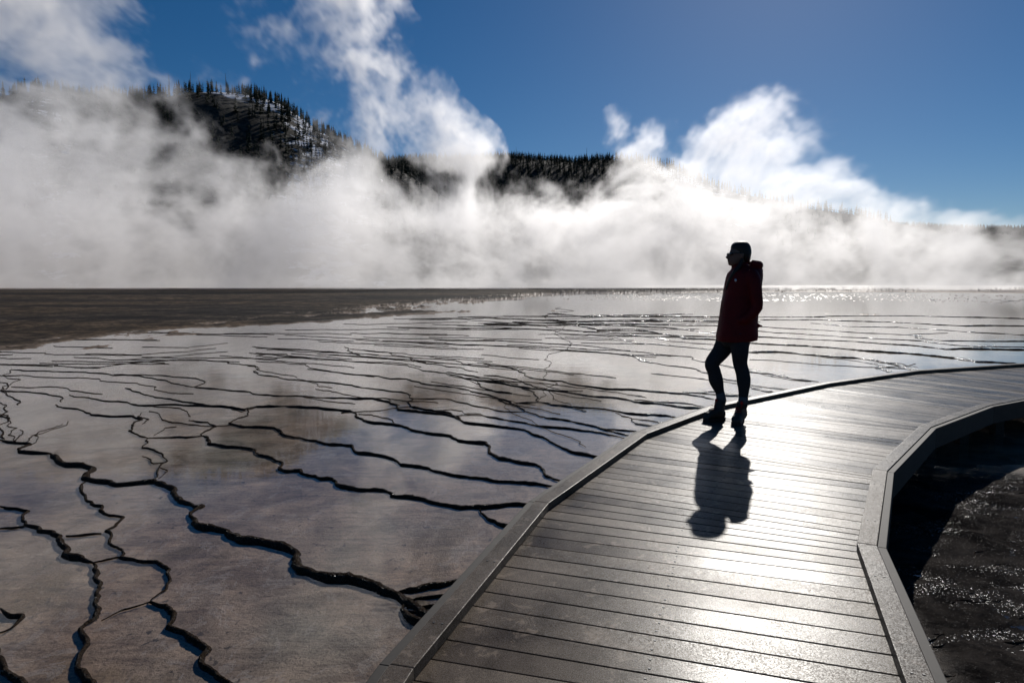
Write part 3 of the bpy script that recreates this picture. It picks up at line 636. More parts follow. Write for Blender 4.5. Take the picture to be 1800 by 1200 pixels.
hillC = ridge('distant_hill', [(-700, 440), (1200, 420), (1450, 402), (1560, 402), (1640, 406), (1700, 408), (1800, 410), (1900, 412), (2500, 425)], 2400, 1500, 3200, 200, 24, lambda u, t: 0 * u, 6.0)

# ------------------------------------------------------------------ conifers and dead trunks
def conifer_mesh(seed, layers=11, seg=9, slim=.16, lo=False):
    r_ = random.Random(seed); vs = []; fs = []
    def quad(a, b, c): n = len(vs); vs.extend([a, b, c]); fs.append((n, n + 1, n + 2))
    for i in range(3 if lo else 5):                    # trunk
        a0 = 2 * math.pi * i / (3 if lo else 5); a1 = 2 * math.pi * (i + 1) / (3 if lo else 5)
        quad((.014 * math.cos(a0), .014 * math.sin(a0), -.06), (.014 * math.cos(a1), .014 * math.sin(a1), -.06), (0, 0, .98))
    for k in range(layers):
        f = k / (layers - 1); z = .10 + .86 * f; rad = slim * (1 - f) ** .8 * r_.uniform(.7, 1.15) + .012
        for j in range(seg):
            if r_.random() < .12: continue
            a = 2 * math.pi * (j + r_.random()) / seg; rr_ = rad * r_.uniform(.55, 1.25)
            da = 1.1 * math.pi / seg; up = r_.uniform(.06, .12); dr = r_.uniform(.01, .05)
            quad((0, 0, z + up), (rr_ * math.cos(a - da), rr_ * math.sin(a - da), z - dr), (rr_ * math.cos(a + da), rr_ * math.sin(a + da), z - dr))
    me = np_mesh('conifer_tree', vs, fs); return me
def snag_mesh(seed):
    r_ = random.Random(seed); bm = bmesh.new()
    bmesh.ops.create_cone(bm, cap_ends=True, segments=6, radius1=.022, radius2=.004, depth=1.05, matrix=Matrix.Translation((0, 0, .47)))
    for k in range(9):
        z = r_.uniform(.3, .95); a = r_.uniform(0, 6.28); L = .09 * (1.1 - z)
        m_ = Matrix.Translation((0, 0, z)) @ Matrix.Rotation(a, 4, 'Z') @ Matrix.Rotation(R(70), 4, 'Y') @ Matrix.Translation((0, 0, L / 2))
        bmesh.ops.create_cone(bm, cap_ends=False, segments=3, radius1=.006, radius2=.001, depth=L, matrix=m_)
    me = bpy.data.meshes.new('dead_tree'); bm.to_mesh(me); bm.free(); return me
cmeshes = [conifer_mesh(s, slim=random.uniform(.13, .20)) for s in range(6)]
smeshes = [snag_mesh(s) for s in range(3)]
for m_ in cmeshes: m_.materials.append(M_needle)
for m_ in smeshes: m_.materials.append(M_bark)
def put_tree(pos, h, dead, label, group):
    me = random.choice(smeshes if dead else cmeshes)
    o = bpy.data.objects.new('dead_tree' if dead else 'conifer_tree', me); col.objects.link(o)
    o.location = pos; o.rotation_euler = (random.gauss(0, .02), random.gauss(0, .02), random.uniform(0, 6.28))
    w = h * random.uniform(.85, 1.25); o.scale = (w, w, h)
    tag(o, label, 'dead tree' if dead else 'tree', group)
tr = random.Random(5)
nC = 0
def mask_left(u, t):
    if t > .88: return .85 if u < 380 or u > 430 else .35
    m_ = .36 * math.exp(-((u - 480) / 60) ** 2) + .5 * math.exp(-((u - 250) / 70) ** 2) + .4 * math.exp(-((u - 120) / 90) ** 2) + .35 * math.exp(-((u - 390) / 25) ** 2) + .55 * math.exp(-((u - 590) / 60) ** 2) + .5 * math.exp(-((u - 690) / 60) ** 2)
    return m_ * (1 - .75 * math.exp(-((u - 412) / 28) ** 2))
Acon = 0; tries = 0
while Acon < 200 and tries < 9000:                       # skyline of the snowy hill
    tries += 1; u = tr.uniform(-60, 720); t = tr.uniform(.93, 1.02)
    cl = .5 + .5 * math.sin(u * .045) * math.sin(u * .13 + 1)
    if tr.random() > .35 + .65 * cl or (385 < u < 435 and tr.random() < .6): continue
    put_tree(hillA(u, t), tr.uniform(5.5, 13) * (1.0 if tr.random() < .7 else .7), False, 'small dark conifer standing on the skyline of the snowy hill', 'conifers on the snowy hill skyline'); Acon += 1
Bcon = 0
while Bcon < 100:                                     # uppermost trees of the slope
    u = tr.uniform(40, 680); t = tr.uniform(.70, .92)
    if tr.random() > mask_left(u, t): continue
    put_tree(hillA(u, t), tr.uniform(6, 11), False, 'small dark conifer on the open slope below the snowy hill skyline', 'conifers on the upper snowy slope'); Bcon += 1
for u in (104, 118, 124, 131, 140, 205, 209, 316, 349, 365, 411, 572, 618, 650, 702):
    put_tree(hillA(u + tr.uniform(-2, 2), tr.uniform(.94, 1)), tr.uniform(12, 18), True, 'tall bare dead trunk sticking up from the snowy hill skyline', 'dead trunks on the snowy hill')
for u in (908, 940, 977, 1027, 1130, 1151, 1166, 1177, 1194, 1210, 1225):
    put_tree(hillB(u + tr.uniform(-2, 2), tr.uniform(.96, 1)), tr.uniform(14, 22), True, 'bare dead trunk above the dark forested ridge', 'dead trunks on the forested ridge')
def forest(name, spots, label_mesh_seeds, mat):
    lib = []
    for s in label_mesh_seeds:
        m_ = conifer_mesh(s, layers=7, seg=6, slim=.17, lo=True)
        v = np.empty(len(m_.vertices) * 3, np.float32); m_.vertices.foreach_get('co', v)
        f = np.array([list(p.vertices) for p in m_.polygons], np.int32); lib.append((v.reshape(-1, 3), f)); bpy.data.meshes.remove(m_)
    V_, F_ = [], []; off = 0
    for (p, h) in spots:
        v, f = lib[tr.randrange(len(lib))]; a = tr.uniform(0, 6.28); c, s = math.cos(a), math.sin(a); w = h * tr.uniform(.85, 1.3)
        q = np.stack([(v[:, 0] * c - v[:, 1] * s) * w + p.x, (v[:, 0] * s + v[:, 1] * c) * w + p.y, v[:, 2] * h + p.z], -1)
        V_.append(q); F_.append(f + off); off += len(v)
    me = np_mesh(name, np.concatenate(V_), np.concatenate(F_))
    return tag(link_mesh(name, me, mat), kind='stuff')
S = []
for _ in range(3400):
    u = tr.uniform(-60, 800); t = tr.uniform(.2, .92)
    if tr.random() < mask_left(u, t) * (1.25 if t < .8 else .6): S.append((hillA(u, t), tr.uniform(6, 11)))
forest('slope_forest', S, (31, 32, 33, 34), M_needle)
S = []
for _ in range(5200):
    u = tr.uniform(620, 1560); t = 1.01 - .75 * tr.random() ** 1.4
    d = 1.0 if u < 1075 else (.28 if u < 1250 else .10)
    if t > .93: d = max(d, .5 if u < 1250 else .22)
    if tr.random() < d: S.append((hillB(u, t), tr.uniform(8, 14) * (.75 if u < 1075 else 1)))
forest('ridge_forest', S, (41, 42, 43, 44), M_needle)
S = []
for _ in range(2600):
    u = tr.uniform(1400, 2000); S.append((hillC(u, 1.01 - .4 * tr.random() ** 1.5), tr.uniform(12, 18)))
forest('distant_forest', S, (51, 52, 53), M_needle)

#@@STEAM
#@@PERSON
# ------------------------------------------------------------------ steam: a cloud of real volume drifting over the far pools
def steam():
    X0, X1, Y0, Y1, Z0, Z1 = -210.0, 200.0, 145.0, 235.0, 0.3, 104.0
    DX, DY, DZ = 0.5, 1.7, 0.45
    nx, ny, nz_ = int((X1 - X0) / DX), int((Y1 - Y0) / DY), int((Z1 - Z0) / DZ)
    xs = np.linspace(X0, X1, nx, dtype=np.float32); ys = np.linspace(Y0, Y1, ny, dtype=np.float32); zs = np.linspace(Z0, Z1, nz_, dtype=np.float32)
    YM = 185.0
    X, Z = np.meshgrid(xs, zs, indexing='ij')
    uu = 900 + 1200 * X / YM; vv_ = 498 - 1200 * (Z - CAM_Z) / YM          # shape notes were taken as photo px at range YM
    # low bank of steam: top height along its length
    tops = [(-600, 260), (-100, 260), (0, 285), (120, 300), (220, 305), (300, 320), (400, 335), (520, 325), (620, 315), (720, 325), (800, 335), (860, 350), (930, 362), (1000, 366), (1060, 350), (1120, 335), (1200, 325), (1300, 320), (1400, 345), (1480, 366), (1560, 388), (1620, 402), (1700, 412), (1800, 422), (2000, 435), (2400, 450)]
    tx, ty = zip(*tops); tv = np.interp(uu, tx, ty)
    wid = np.interp(uu, [300, 900], [120, 52]); bank = sstep((vv_ - tv) / wid, -1.0, 1.0)
    blobs = [  # u, v, ru, rv, depth centre, depth radius, strength
     (822, 288, 48, 40, 178, 15, .80), (772, 262, 58, 46, 180, 16, .88), (722, 225, 70, 58, 182, 17, .92), (670, 180, 78, 60, 184, 18, .92),
     (652, 120, 78, 62, 186, 18, .94), (672, 80, 50, 50, 187, 16, .85), (640, 60, 62, 60, 187, 18, .82), (618, 0, 70, 60, 188, 20, .8), (600, -70, 90, 70, 190, 20, .75), (640, 250, 90, 60, 180, 18, .75),
     (555, 130, 70, 45, 186, 16, .54), (480, 120, 60, 38, 186, 14, .47), (415, 150, 50, 40, 186, 12, .42), (560, 190, 70, 45, 186, 14, .52), (455, 60, 34, 55, 188, 12, .35),
     (0, 20, 150, 100, 190, 22, .80), (90, 50, 100, 80, 190, 20, .78), (165, 20, 60, 70, 190, 16, .50), (130, 120, 95, 70, 188, 20, .80), (60, 190, 110, 60, 186, 18, .68), (185, 165, 55, 45, 186, 15, .78), (-120, 60, 140, 110, 190, 20, .7), (-100, 220, 160, 110, 188, 20, .7),
     (190, 250, 50, 60, 180, 14, .58), (330, 205, 26, 50, 182, 12, .56), (310, 260, 55, 50, 180, 14, .66), (240, 330, 90, 50, 178, 16, .7), (30, 300, 80, 70, 178, 16, .75), (120, 330, 80, 60, 178, 16, .8), (60, 240, 60, 40, 180, 14, .62), (280, 300, 60, 50, 178, 14, .72), (380, 310, 70, 40, 178, 14, .68), (460, 320, 70, 40, 178, 14, .7), (360, 235, 30, 34, 182, 12, .5),
     (420, 300, 60, 40, 178, 14, .55), (530, 290, 60, 40, 178, 14, .6), (620, 300, 70, 45, 178, 14, .72),
     (1285, 245, 48, 38, 172, 14, 1.0), (1315, 285, 52, 40, 172, 15, 1.0), (1242, 285, 48, 40, 172, 14, .95), (1215, 325, 60, 42, 174, 15, .95), (1300, 330, 70, 40, 174, 15, 1.0), (1205, 265, 22, 24, 174, 9, .6),
     (1128, 262, 26, 30, 176, 9, .62), (1095, 290, 40, 28, 176, 10, .66), (1070, 255, 26, 34, 178, 9, .42), (1110, 325, 60, 40, 174, 14, .9), (1010, 350, 60, 28, 172, 12, .6),
     (1405, 340, 40, 34, 174, 13, .85), (1450, 358, 44, 30, 174, 13, .8), (1500, 376, 50, 26, 174, 13, .75), (1550, 385, 45, 26, 174, 12, .78), (1640, 398, 40, 22, 174, 12, .66), (1740, 412, 50, 22, 174, 12, .6),
    ]
    dens = np.zeros((nx, ny, nz_), np.float32)
    E = np.zeros_like(dens)
    for j, y in enumerate(ys):
        dep = math.exp(-((y - 182) / 31.0) ** 4)
        e = bank * dep * 0.92
        e = np.maximum(e, sstep((vv_ - 478) / 30, -1, 1) * math.exp(-((y - 186) / 38.0) ** 6))
        for (u, v, ru, rv, yc, yr, st) in blobs:
            k = math.exp(-((y - yc) / yr) ** 2)
            if k < .03: continue
            q = ((uu - u) / ru) ** 2 + ((vv_ - v) / rv) ** 2
            e = np.maximum(e, min(1.2, st * 1.12 + .05) * k * np.exp(-q * q * .35 - q * .15) * 1.1)
        E[:, j] = e
    act = E > 0.10
    ii, jj, kk = np.nonzero(act)
    out = np.zeros(len(ii), np.float32); CH = 600000
    for c in range(0, len(ii), CH):
        sl = slice(c, c + CH)
        P = np.stack([xs[ii[sl]], ys[jj[sl]], zs[kk[sl]]], -1)
        Wv = P / 22.0
        wx = vnoise(Wv + 11.1); wy = vnoise(Wv + 37.7); wz = vnoise(Wv + 71.3)
        Q = P + np.stack([wx, wy, wz], -1) * 6.0
        W2_ = Q / 6.5
        Q = Q + np.stack([vnoise(W2_ + 5.1), vnoise(W2_ + 25.7), vnoise(W2_ + 55.3)], -1) * 1.1
        n = fbm(Q / 24.0 + 3.3, 6, 0.70)
        nb = fbm(Q / 10.0 + 9.3, 5, 0.66, billow=True)
        e = E[ii[sl], jj[sl], kk[sl]]
        val = e + 1.45 * n - 0.75 * nb - 0.42
        zz = P[:, 2]
        core = sstep(val, 0.0, 0.62) 
        d = core * (0.16 + 0.85 * core)
        d *= (0.62 + 0.38 * sstep(zz, 6, 26)) * (0.80 + 0.20 * sstep(P[:, 0], -95, -10) - 0.22 * sstep(P[:, 0], 20, 60))
        out[sl] = d
    dens[ii, jj, kk] = out
    for ax in range(3):                                # keep the faces of the box empty
        n_ = dens.shape[ax]; f = np.minimum(1, np.minimum(np.arange(n_), np.arange(n_)[::-1]) / 4.0).astype(np.float32)
        if ax == 2: f = np.minimum(1, np.arange(n_)[::-1] / 10.0).astype(np.float32)
        sh = [1, 1, 1]; sh[ax] = n_; dens *= f.reshape(sh)
    me = bpy.data.meshes.new('steam'); n = nx * ny * nz_
    me.vertices.add(n)
    pos = np.empty((nx, ny, nz_, 3), np.float32); pos[..., 0] = xs[:, None, None]; pos[..., 1] = ys[None, :, None]; pos[..., 2] = zs[None, None, :]
    me.vertices.foreach_set('co', pos.ravel())
    at = me.attributes.new('steam_density', 'FLOAT', 'POINT'); at.data.foreach_set('value', dens.ravel())
    ob = bpy.data.objects.new('steam', me); col.objects.link(ob)
    # material
    mt = bpy.data.materials.new('steam_vapour'); mt.use_nodes = True; nt = mt.node_tree; nt.nodes.clear()
    pv = nt.nodes.new('ShaderNodeVolumePrincipled'); mo = nt.nodes.new('ShaderNodeOutputMaterial')
    pv.inputs['Color'].default_value = (1.0, 0.995, 1.0, 1); pv.inputs['Density'].default_value = STEAM_D; pv.inputs['Anisotropy'].default_value = STEAM_G
    nt.links.new(pv.outputs[0], mo.inputs['Volume'])
    ng = bpy.data.node_groups.new('steam_from_points', 'GeometryNodeTree')
    ng.interface.new_socket('Geometry', in_out='INPUT', socket_type='NodeSocketGeometry'); ng.interface.new_socket('Geometry', in_out='OUTPUT', socket_type='NodeSocketGeometry')
    g = ng.nodes; L = ng.links.new
    gi = g.new('NodeGroupInput'); go = g.new('NodeGroupOutput'); vc = g.new('GeometryNodeVolumeCube'); si = g.new('GeometryNodeSampleIndex'); si.data_type = 'FLOAT'; si.domain = 'POINT'
    na = g.new('GeometryNodeInputNamedAttribute'); na.data_type = 'FLOAT'; na.inputs['Name'].default_value = 'steam_density'
    L(gi.outputs[0], si.inputs['Geometry']); L(na.outputs['Attribute'], si.inputs['Value'])
    p = g.new('GeometryNodeInputPosition'); sx = g.new('ShaderNodeSeparateXYZ'); L(p.outputs[0], sx.inputs[0])
    def m2(op, a, b):
        q = g.new('ShaderNodeMath'); q.operation = op
        for k, v in enumerate((a, b)):
            if v is None: continue
            if isinstance(v, (int, float)): q.inputs[k].default_value = v
            else: L(v, q.inputs[k])
        return q.outputs[0]
    def idx(o, a0, a1, n_):
        t = m2('MULTIPLY', m2('SUBTRACT', o, a0), (n_ - 1) / (a1 - a0)); return m2('MINIMUM', m2('MAXIMUM', m2('ROUND', t, None), 0), n_ - 1)
    ix, iy, iz = idx(sx.outputs[0], X0, X1, nx), idx(sx.outputs[1], Y0, Y1, ny), idx(sx.outputs[2], Z0, Z1, nz_)
    # integer maths so that large indices stay exact
    def mi(op, a, b):
        q = g.new('FunctionNodeIntegerMath'); q.operation = op
        for k, v in enumerate((a, b)):
            if isinstance(v, int): q.inputs[k].default_value = v
            else: L(v, q.inputs[k])
        return q.outputs[0]
    I = mi('ADD', mi('MULTIPLY', mi('ADD', mi('MULTIPLY', ix, ny), iy), nz_), iz)
    L(I, si.inputs['Index']); L(si.outputs[0], vc.inputs['Density'])
    vc.inputs['Min'].default_value = (X0, Y0, Z0); vc.inputs['Max'].default_value = (X1, Y1, Z1)
    vc.inputs['Resolution X'].default_value = nx; vc.inputs['Resolution Y'].default_value = ny; vc.inputs['Resolution Z'].default_value = nz_
    sm = g.new('GeometryNodeSetMaterial'); sm.inputs['Material'].default_value = mt
    L(vc.outputs[0], sm.inputs[0]); L(sm.outputs[0], go.inputs[0])
    ob.modifiers.new('steam', 'NODES').node_group = ng
    me.materials.append(mt)
    tag(ob, kind='stuff')
STEAM_D, STEAM_G = 0.072, 0.56
steam()
# ------------------------------------------------------------------ the standing person (faces left, -x)
PY = 6.50
def pw(u, v, y=PY):
    p = vp(u, v, y); return p
person = empty('person', (pw(1300, 745).x, PY, DECK))
tag(person, 'person in dark red hooded jacket and black leggings standing on the boardwalk looking left', 'person')
def c6(x, y): return (1150 + x / 6.0, 400 + y / 6.0)      # tracing notes, upper and lower half
def c7(x, y): return (1150 + x / 6.0, 580 + y / 6.0)
def loft(bm, rings, n=28, cap=True):
    """rings: list of (centre Vector, half-width x, half-depth y, exponent, axis tilt)"""
    prev = None; first = None
    for (c, hx, hy, ex) in rings:
        vs = []
        for k in range(n):
            a = 2 * math.pi * k / n; ca, sa = math.cos(a), math.sin(a)
            x = math.copysign(abs(ca) ** (2 / ex), ca) * hx; y = math.copysign(abs(sa) ** (2 / ex), sa) * hy
            vs.append(bm.verts.new((c.x + x, c.y + y, c.z)))
        if prev:
            for k in range(n): bm.faces.new((prev[k], prev[(k + 1) % n], vs[(k + 1) % n], vs[k]))
        else: first = vs
        prev = vs
    if cap: bm.faces.new(first[::-1]); bm.faces.new(prev)
def loft_lr(bm, rows, depth, y, ex=2.2, n=28):
    """rows: (left px, right px, v px); depth: half depth per row"""
    rg = []
    for (l, r, v), d in zip(rows, depth):
        a, b = pw(l, v, y), pw(r, v, y); rg.append(((a + b) / 2, (b.x - a.x) / 2, d, ex))
    loft(bm, rg, n)
def tube(bm, pts, rad, n=12):
    """tapered tube along points with parallel frames"""
    prev = None; first = None; up = None
    for i, p in enumerate(pts):
        t = (pts[min(i + 1, len(pts) - 1)] - pts[max(i - 1, 0)]).normalized()
        if up is None: up = t.orthogonal().normalized()
        up = (up - t * up.dot(t)).normalized(); sd_ = t.cross(up)
        r = rad[i] if hasattr(rad, '__len__') else rad
        vs = [bm.verts.new(p + up * math.cos(2 * math.pi * k / n) * r + sd_ * math.sin(2 * math.pi * k / n) * r) for k in range(n)]
        if prev:
            for k in range(n): bm.faces.new((prev[k], prev[(k + 1) % n], vs[(k + 1) % n], vs[k]))
        else: first = vs
        prev = vs
    bm.faces.new(first[::-1]); bm.faces.new(prev)
def smoothpts(P, per=5):
    out = []
    for i in range(len(P) - 1):
        p0, p1, p2, p3 = P[max(i - 1, 0)], P[i], P[i + 1], P[min(i + 2, len(P) - 1)]
        for k in range(per):
            t = k / per
            out.append(0.5 * ((2 * p1) + (p2 - p0) * t + (2 * p0 - 5 * p1 + 4 * p2 - p3) * t * t + (3 * p1 - p0 - 3 * p2 + p3) * t ** 3))
    out.append(P[-1]); return out
def interp(vals, per=5):
    return [v.x for v in smoothpts([Vector((a, 0, 0)) for a in vals], per)]
def voxelise(bm, name, mat, parent, voxel=0.008, smooth_it=4):
    bmesh.ops.recalc_face_normals(bm, faces=bm.faces)
    me = bpy.data.meshes.new('tmp'); bm.to_mesh(me); bm.free()
    ob = bpy.data.objects.new('tmp', me); col.objects.link(ob)
    m_ = ob.modifiers.new('r', 'REMESH'); m_.mode = 'VOXEL'; m_.voxel_size = voxel
    s_ = ob.modifiers.new('s', 'SMOOTH'); s_.iterations = smooth_it; s_.factor = .5
    bpy.context.view_layer.update()
    out = bpy.data.meshes.new_from_object(ob.evaluated_get(bpy.context.evaluated_depsgraph_get()))
    bpy.data.objects.remove(ob); bpy.data.meshes.remove(me); out.name = name
    for p in out.polygons: p.use_smooth = True
    return link_mesh(name, out, mat, parent)
YL, YR = PY + 0.10, PY - 0.07          # far leg (bent, left in the picture) and near leg (straight)
M_skin = simple('skin', (0.16, 0.09, 0.065), 0.6, 0.4, 60, .1, .0006, .08)
M_hair = simple('dark_brown_hair', (0.018, 0.012, 0.009), 0.55, 0.35, 90, .6, .002)
M_jack = simple('dark_red_nylon', (0.105, 0.003, 0.006), 0.65, 0.2, 14, .35, .006, .18)
M_legg = simple('charcoal_leggings', (0.022, 0.024, 0.028), 0.8, 0.25, 60)
M_sock = simple('grey_sock', (0.09, 0.09, 0.10), 0.9, 0.2, 80, .5, .002)
M_boot = simple('dark_boot_leather', (0.030, 0.024, 0.020), 0.6, 0.4, 40)
M_sole = simple('boot_rubber', (0.014, 0.014, 0.014), 0.7, 0.4, 40)
M_redl = simple('red_lace', (0.35, 0.02, 0.02), 0.8, 0.3, 60)
M_lens = simple('sunglass_plastic', (0.012, 0.012, 0.014), 0.15, 0.6, 10, 0, 0)

# head profile: (front px, back px, v) of the bare head in tracing notes, then half width
HROWS = [(905, 915, 165, .012), (860, 960, 176, .042), (830, 988, 200, .062), (812, 1003, 225, .072), (800, 1008, 250, .077), (798, 1008, 272, .078), (792, 1004, 295, .077), (788, 998, 318, .074), (786, 985, 336, .070), (781, 965, 352, .064), (783, 945, 370, .057), (782, 925, 386, .048), (790, 905, 398, .038), (830, 890, 408, .024)]
bmb = bmesh.new()
loft_lr(bmb, [(*[c6(a, v)[0], c6(b, v)[0]], c6(0, v)[1]) for (a, b, v, h) in HROWS], [h for *_, h in HROWS], PY, 2.15)
def hp(x, y, dy=0.0): u, v = c6(x, y); return pw(u, v, PY) + Vector((0, dy, 0))
tube(bmb, [hp(792, 268), hp(776, 300), hp(764, 314), hp(779, 327)], [.008, .012, .014, .009])             # nose
for s in (-1, 1):
    tube(bmb, [hp(896, 262, s * .074), hp(905, 285, s * .081), hp(900, 310, s * .081), hp(893, 322, s * .075)], [.008, .012, .011, .007])   # ear
tube(bmb, [hp(783, 343, -.018), hp(779, 345), hp(783, 343, .018)], [.004, .0065, .004]); tube(bmb, [hp(785, 357, -.016), hp(781, 358), hp(785, 357, .016)], [.004, .0065, .004])
tube(bmb, [hp(925, 330), hp(920, 395), hp(925, 440), hp(935, 520)], [.055, .053, .058, .085], 20)       # neck
trunk = [hp(930, 500), hp(905, 640), hp(900, 760), hp(890, 880), hp(880, 1010), hp(872, 1110), hp(868, 1190)]
rg = [(c, .075 + .02 * (i > 0), w, 2.2) for i, (c, w) in enumerate(zip(trunk, (.14, .17, .155, .135, .145, .165, .16)))]
rg[0] = (trunk[0], .06, .10, 2.2); rg[6] = (trunk[6], .07, .11, 2.2); rg[4] = (trunk[4], .095, .14, 2.2); rg[5] = (trunk[5], .090, .140, 2.2)
loft(bmb, rg)
def lp(x, y, yy): u, v = c7(x, y); return pw(u, v, yy)
tube(bmb, smoothpts([lp(800, 40, PY + .09), lp(720, 170, PY + .10), lp(615, 350, YL), lp(640, 470, YL), lp(680, 620, YL), lp(705, 730, YL), lp(700, 860, YL)]), interp([.060, .066, .048, .050, .038, .032, .038]), 18)
tube(bmb, smoothpts([lp(870, 40, PY - .09), lp(895, 190, PY - .095), lp(905, 370, YR), lp(935, 480, YR), lp(945, 600, YR), lp(935, 740, YR), lp(940, 900, YR)]), interp([.060, .066, .050, .050, .040, .032, .038]), 18)
tube(bmb, [lp(700, 850, YL), lp(640, 905, YL), lp(585, 930, YL)], [.04, .036, .024], 14)
tube(bmb, [lp(935, 890, YR), lp(900, 950, YR - .05), lp(890, 985, YR - .11)], [.04, .036, .024], 14)
for s in (-1, 1):                                                     # arms bent into the side pockets, with hands
    sh = hp(965, 500, s * .155); el = hp(992, 815, s * .205); wr_ = hp(900, 950, s * .165); ha = hp(855, 975, s * .145)
    tube(bmb, smoothpts([sh, el, wr_]), interp([.050, .038, .026]), 14)
    tube(bmb, [wr_, ha], [.028, .036], 12)
    for q, L_ in enumerate((.066, .074, .070, .054)):
        o_ = Vector((0, 0, .026 - q * .018)); d1 = Vector((-.6, -s * .25, -.6)).normalized(); d2 = Vector((-.5, -s * .6, -.6)).normalized()
        tube(bmb, [ha + o_, ha + o_ + d1 * L_ * .5, ha + o_ + d1 * L_ * .5 + d2 * L_ * .5], [.0095, .0085, .0065], 8)
    tube(bmb, [wr_ + Vector((-.02, 0, .025)), wr_ + Vector((-.045, -s * .01, .05)), wr_ + Vector((-.07, -s * .02, .055))], [.011, .010, .007], 8)
voxelise(bmb, 'body', M_skin, person, .006, 3)

# hair: cap over the skull, low bun line at the nape, braid falling down the front
bm = bmesh.new()
HAIR = [(905, 935, 144, .010), (870, 965, 149, .034), (842, 985, 159, .052), (824, 1000, 174, .066), (813, 1011, 195, .078), (810, 1018, 222, .085), (822, 1021, 250, .088), (840, 1019, 278, .088), (865, 1012, 305, .085), (885, 1008, 330, .078), (905, 1003, 350, .068), (925, 1000, 368, .055)]
loft_lr(bm, [(c6(a, v)[0], c6(b, v)[0], c6(0, v)[1]) for (a, b, v, h) in HAIR], [h for *_, h in HAIR], PY + .001, 2.1)
tube(bm, smoothpts([hp(900, 330, -.085), hp(870, 400, -.085), hp(820, 470, -.09), hp(782, 540, -.07), hp(762, 600, -.05), hp(750, 640, -.045), hp(747, 665, -.045)]), interp([.014, .020, .022, .020, .017, .013, .005]), 10)
tube(bm, smoothpts([hp(830, 170, -.02), hp(795, 190, -.03), hp(778, 225, -.034), hp(770, 262, -.03)]), .0022, 6)
voxelise(bm, 'hair', M_hair, person, .0045, 3)
bm = bmesh.new()                                                      # sunglasses
for s in (-1, 1):
    tube(bm, [hp(800, 276, s * .066), hp(794, 280, s * .052), hp(790, 283, s * .034), hp(790, 281, s * .014)], [.008, .012, .012, .007], 10)
    tube(bm, [hp(800, 270, s * .066), hp(850, 272, s * .082), hp(905, 275, s * .086)], .004, 6)
tube(bm, [hp(783, 275, -.014), hp(779, 274, 0), hp(783, 275, .014)], .004, 6)
bm_obj('sunglasses', bm, M_lens, person, True)

# jacket: hem to collar, sleeves, hood lying on the back
JR = [(663, 1012, 1196), (664, 1072, 1180), (662, 1080, 1140), (672, 1078, 1090), (686, 1076, 1010), (697, 1082, 930), (706, 1090, 860), (716, 1098, 790), (732, 1112, 720), (742, 1118, 650), (755, 1120, 590), (768, 1128, 530), (785, 1130, 480), (815, 1122, 445), (850, 1090, 418), (885, 1050, 400)]
JD = [.195, .205, .208, .205, .20, .195, .190, .188, .190, .195, .200, .200, .190, .160, .115, .085]
bmj = bmesh.new()
loft_lr(bmj, [(c6(a, v)[0], c6(b, v)[0], c6(0, v)[1]) for (a, b, v) in JR], [d * .92 for d in JD], PY, 2.3)
tube(bmj, [hp(905, 430), hp(900, 395), hp(895, 372)], [.085, .075, .072], 20)                             # collar
for s in (-1, 1):
    tube(bmj, smoothpts([hp(960, 480, s * .13), hp(980, 560, s * .182), hp(992, 700, s * .208), hp(1000, 815, s * .212), hp(960, 890, s * .205), hp(900, 950, s * .180), hp(840, 975, s * .145)]), interp([.062, .064, .056, .052, .050, .047, .045]), 14)
tube(bmj, smoothpts([hp(985, 375, -.10), hp(1060, 395, -.09), hp(1085, 405, 0), hp(1060, 395, .09), hp(985, 375, .10)]), interp([.030, .040, .046, .040, .030]), 14)   # hood roll
tube(bmj, [hp(1075, 400), hp(1092, 470), hp(1098, 540)], [.050, .050, .030], 14)
tube(bmj, [hp(1030, 1015, -.10), hp(1075, 1030, -.10), hp(1098, 1033, -.10)], [.024, .014, .011], 8)      # cuff tab at the back of the hem
tube(bmj, [hp(1050, 830, -.12), hp(1082, 845, -.12), hp(1060, 885, -.12)], [.016, .018, .012], 8)
jk = voxelise(bmj, 'jacket', M_jack, person, .0075, 3)
bm = bmesh.new()                                                      # zip pull and small chest badge
tube(bm, [hp(700, 900, -.02), hp(730, 740, -.02), hp(762, 590, -.02)], .003, 6)
bm_obj('zip', bm, M_lens, jk, True)
bm = bmesh.new(); tube(bm, [hp(795, 545, -.165), hp(799, 558, -.170), hp(795, 570, -.165)], [.008, .011, .004], 8)
bm_obj('hood_toggle', bm, simple('pale_plastic', (0.75, 0.75, 0.78), .4), jk, True)

bm = bmesh.new()                                                      # leggings
tube(bm, smoothpts([lp(800, 30, PY + .085), lp(770, 110, PY + .10), lp(700, 230, PY + .105), lp(610, 350, YL), lp(632, 440, YL), lp(655, 540, YL), lp(688, 640, YL), lp(706, 700, YL)]), interp([.105, .105, .083, .069, .064, .067, .045, .042]), 22)
tube(bm, smoothpts([lp(880, 30, PY - .085), lp(895, 110, PY - .09), lp(903, 230, PY - .095), lp(906, 350, YR), lp(932, 450, YR), lp(944, 540, YR), lp(944, 640, YR), lp(938, 705, YR)]), interp([.105, .094, .080, .066, .064, .064, .050, .043]), 22)
loft_lr(bm, [(c7(700, 0)[0], c7(1010, 0)[0], c7(0, 40)[1]), (c7(690, 0)[0], c7(1005, 0)[0], c7(0, 100)[1]), (c7(740, 0)[0], c7(990, 0)[0], c7(0, 170)[1])], [.17, .175, .13], PY, 2.2)
voxelise(bm, 'leggings', M_legg, person, .007, 3)
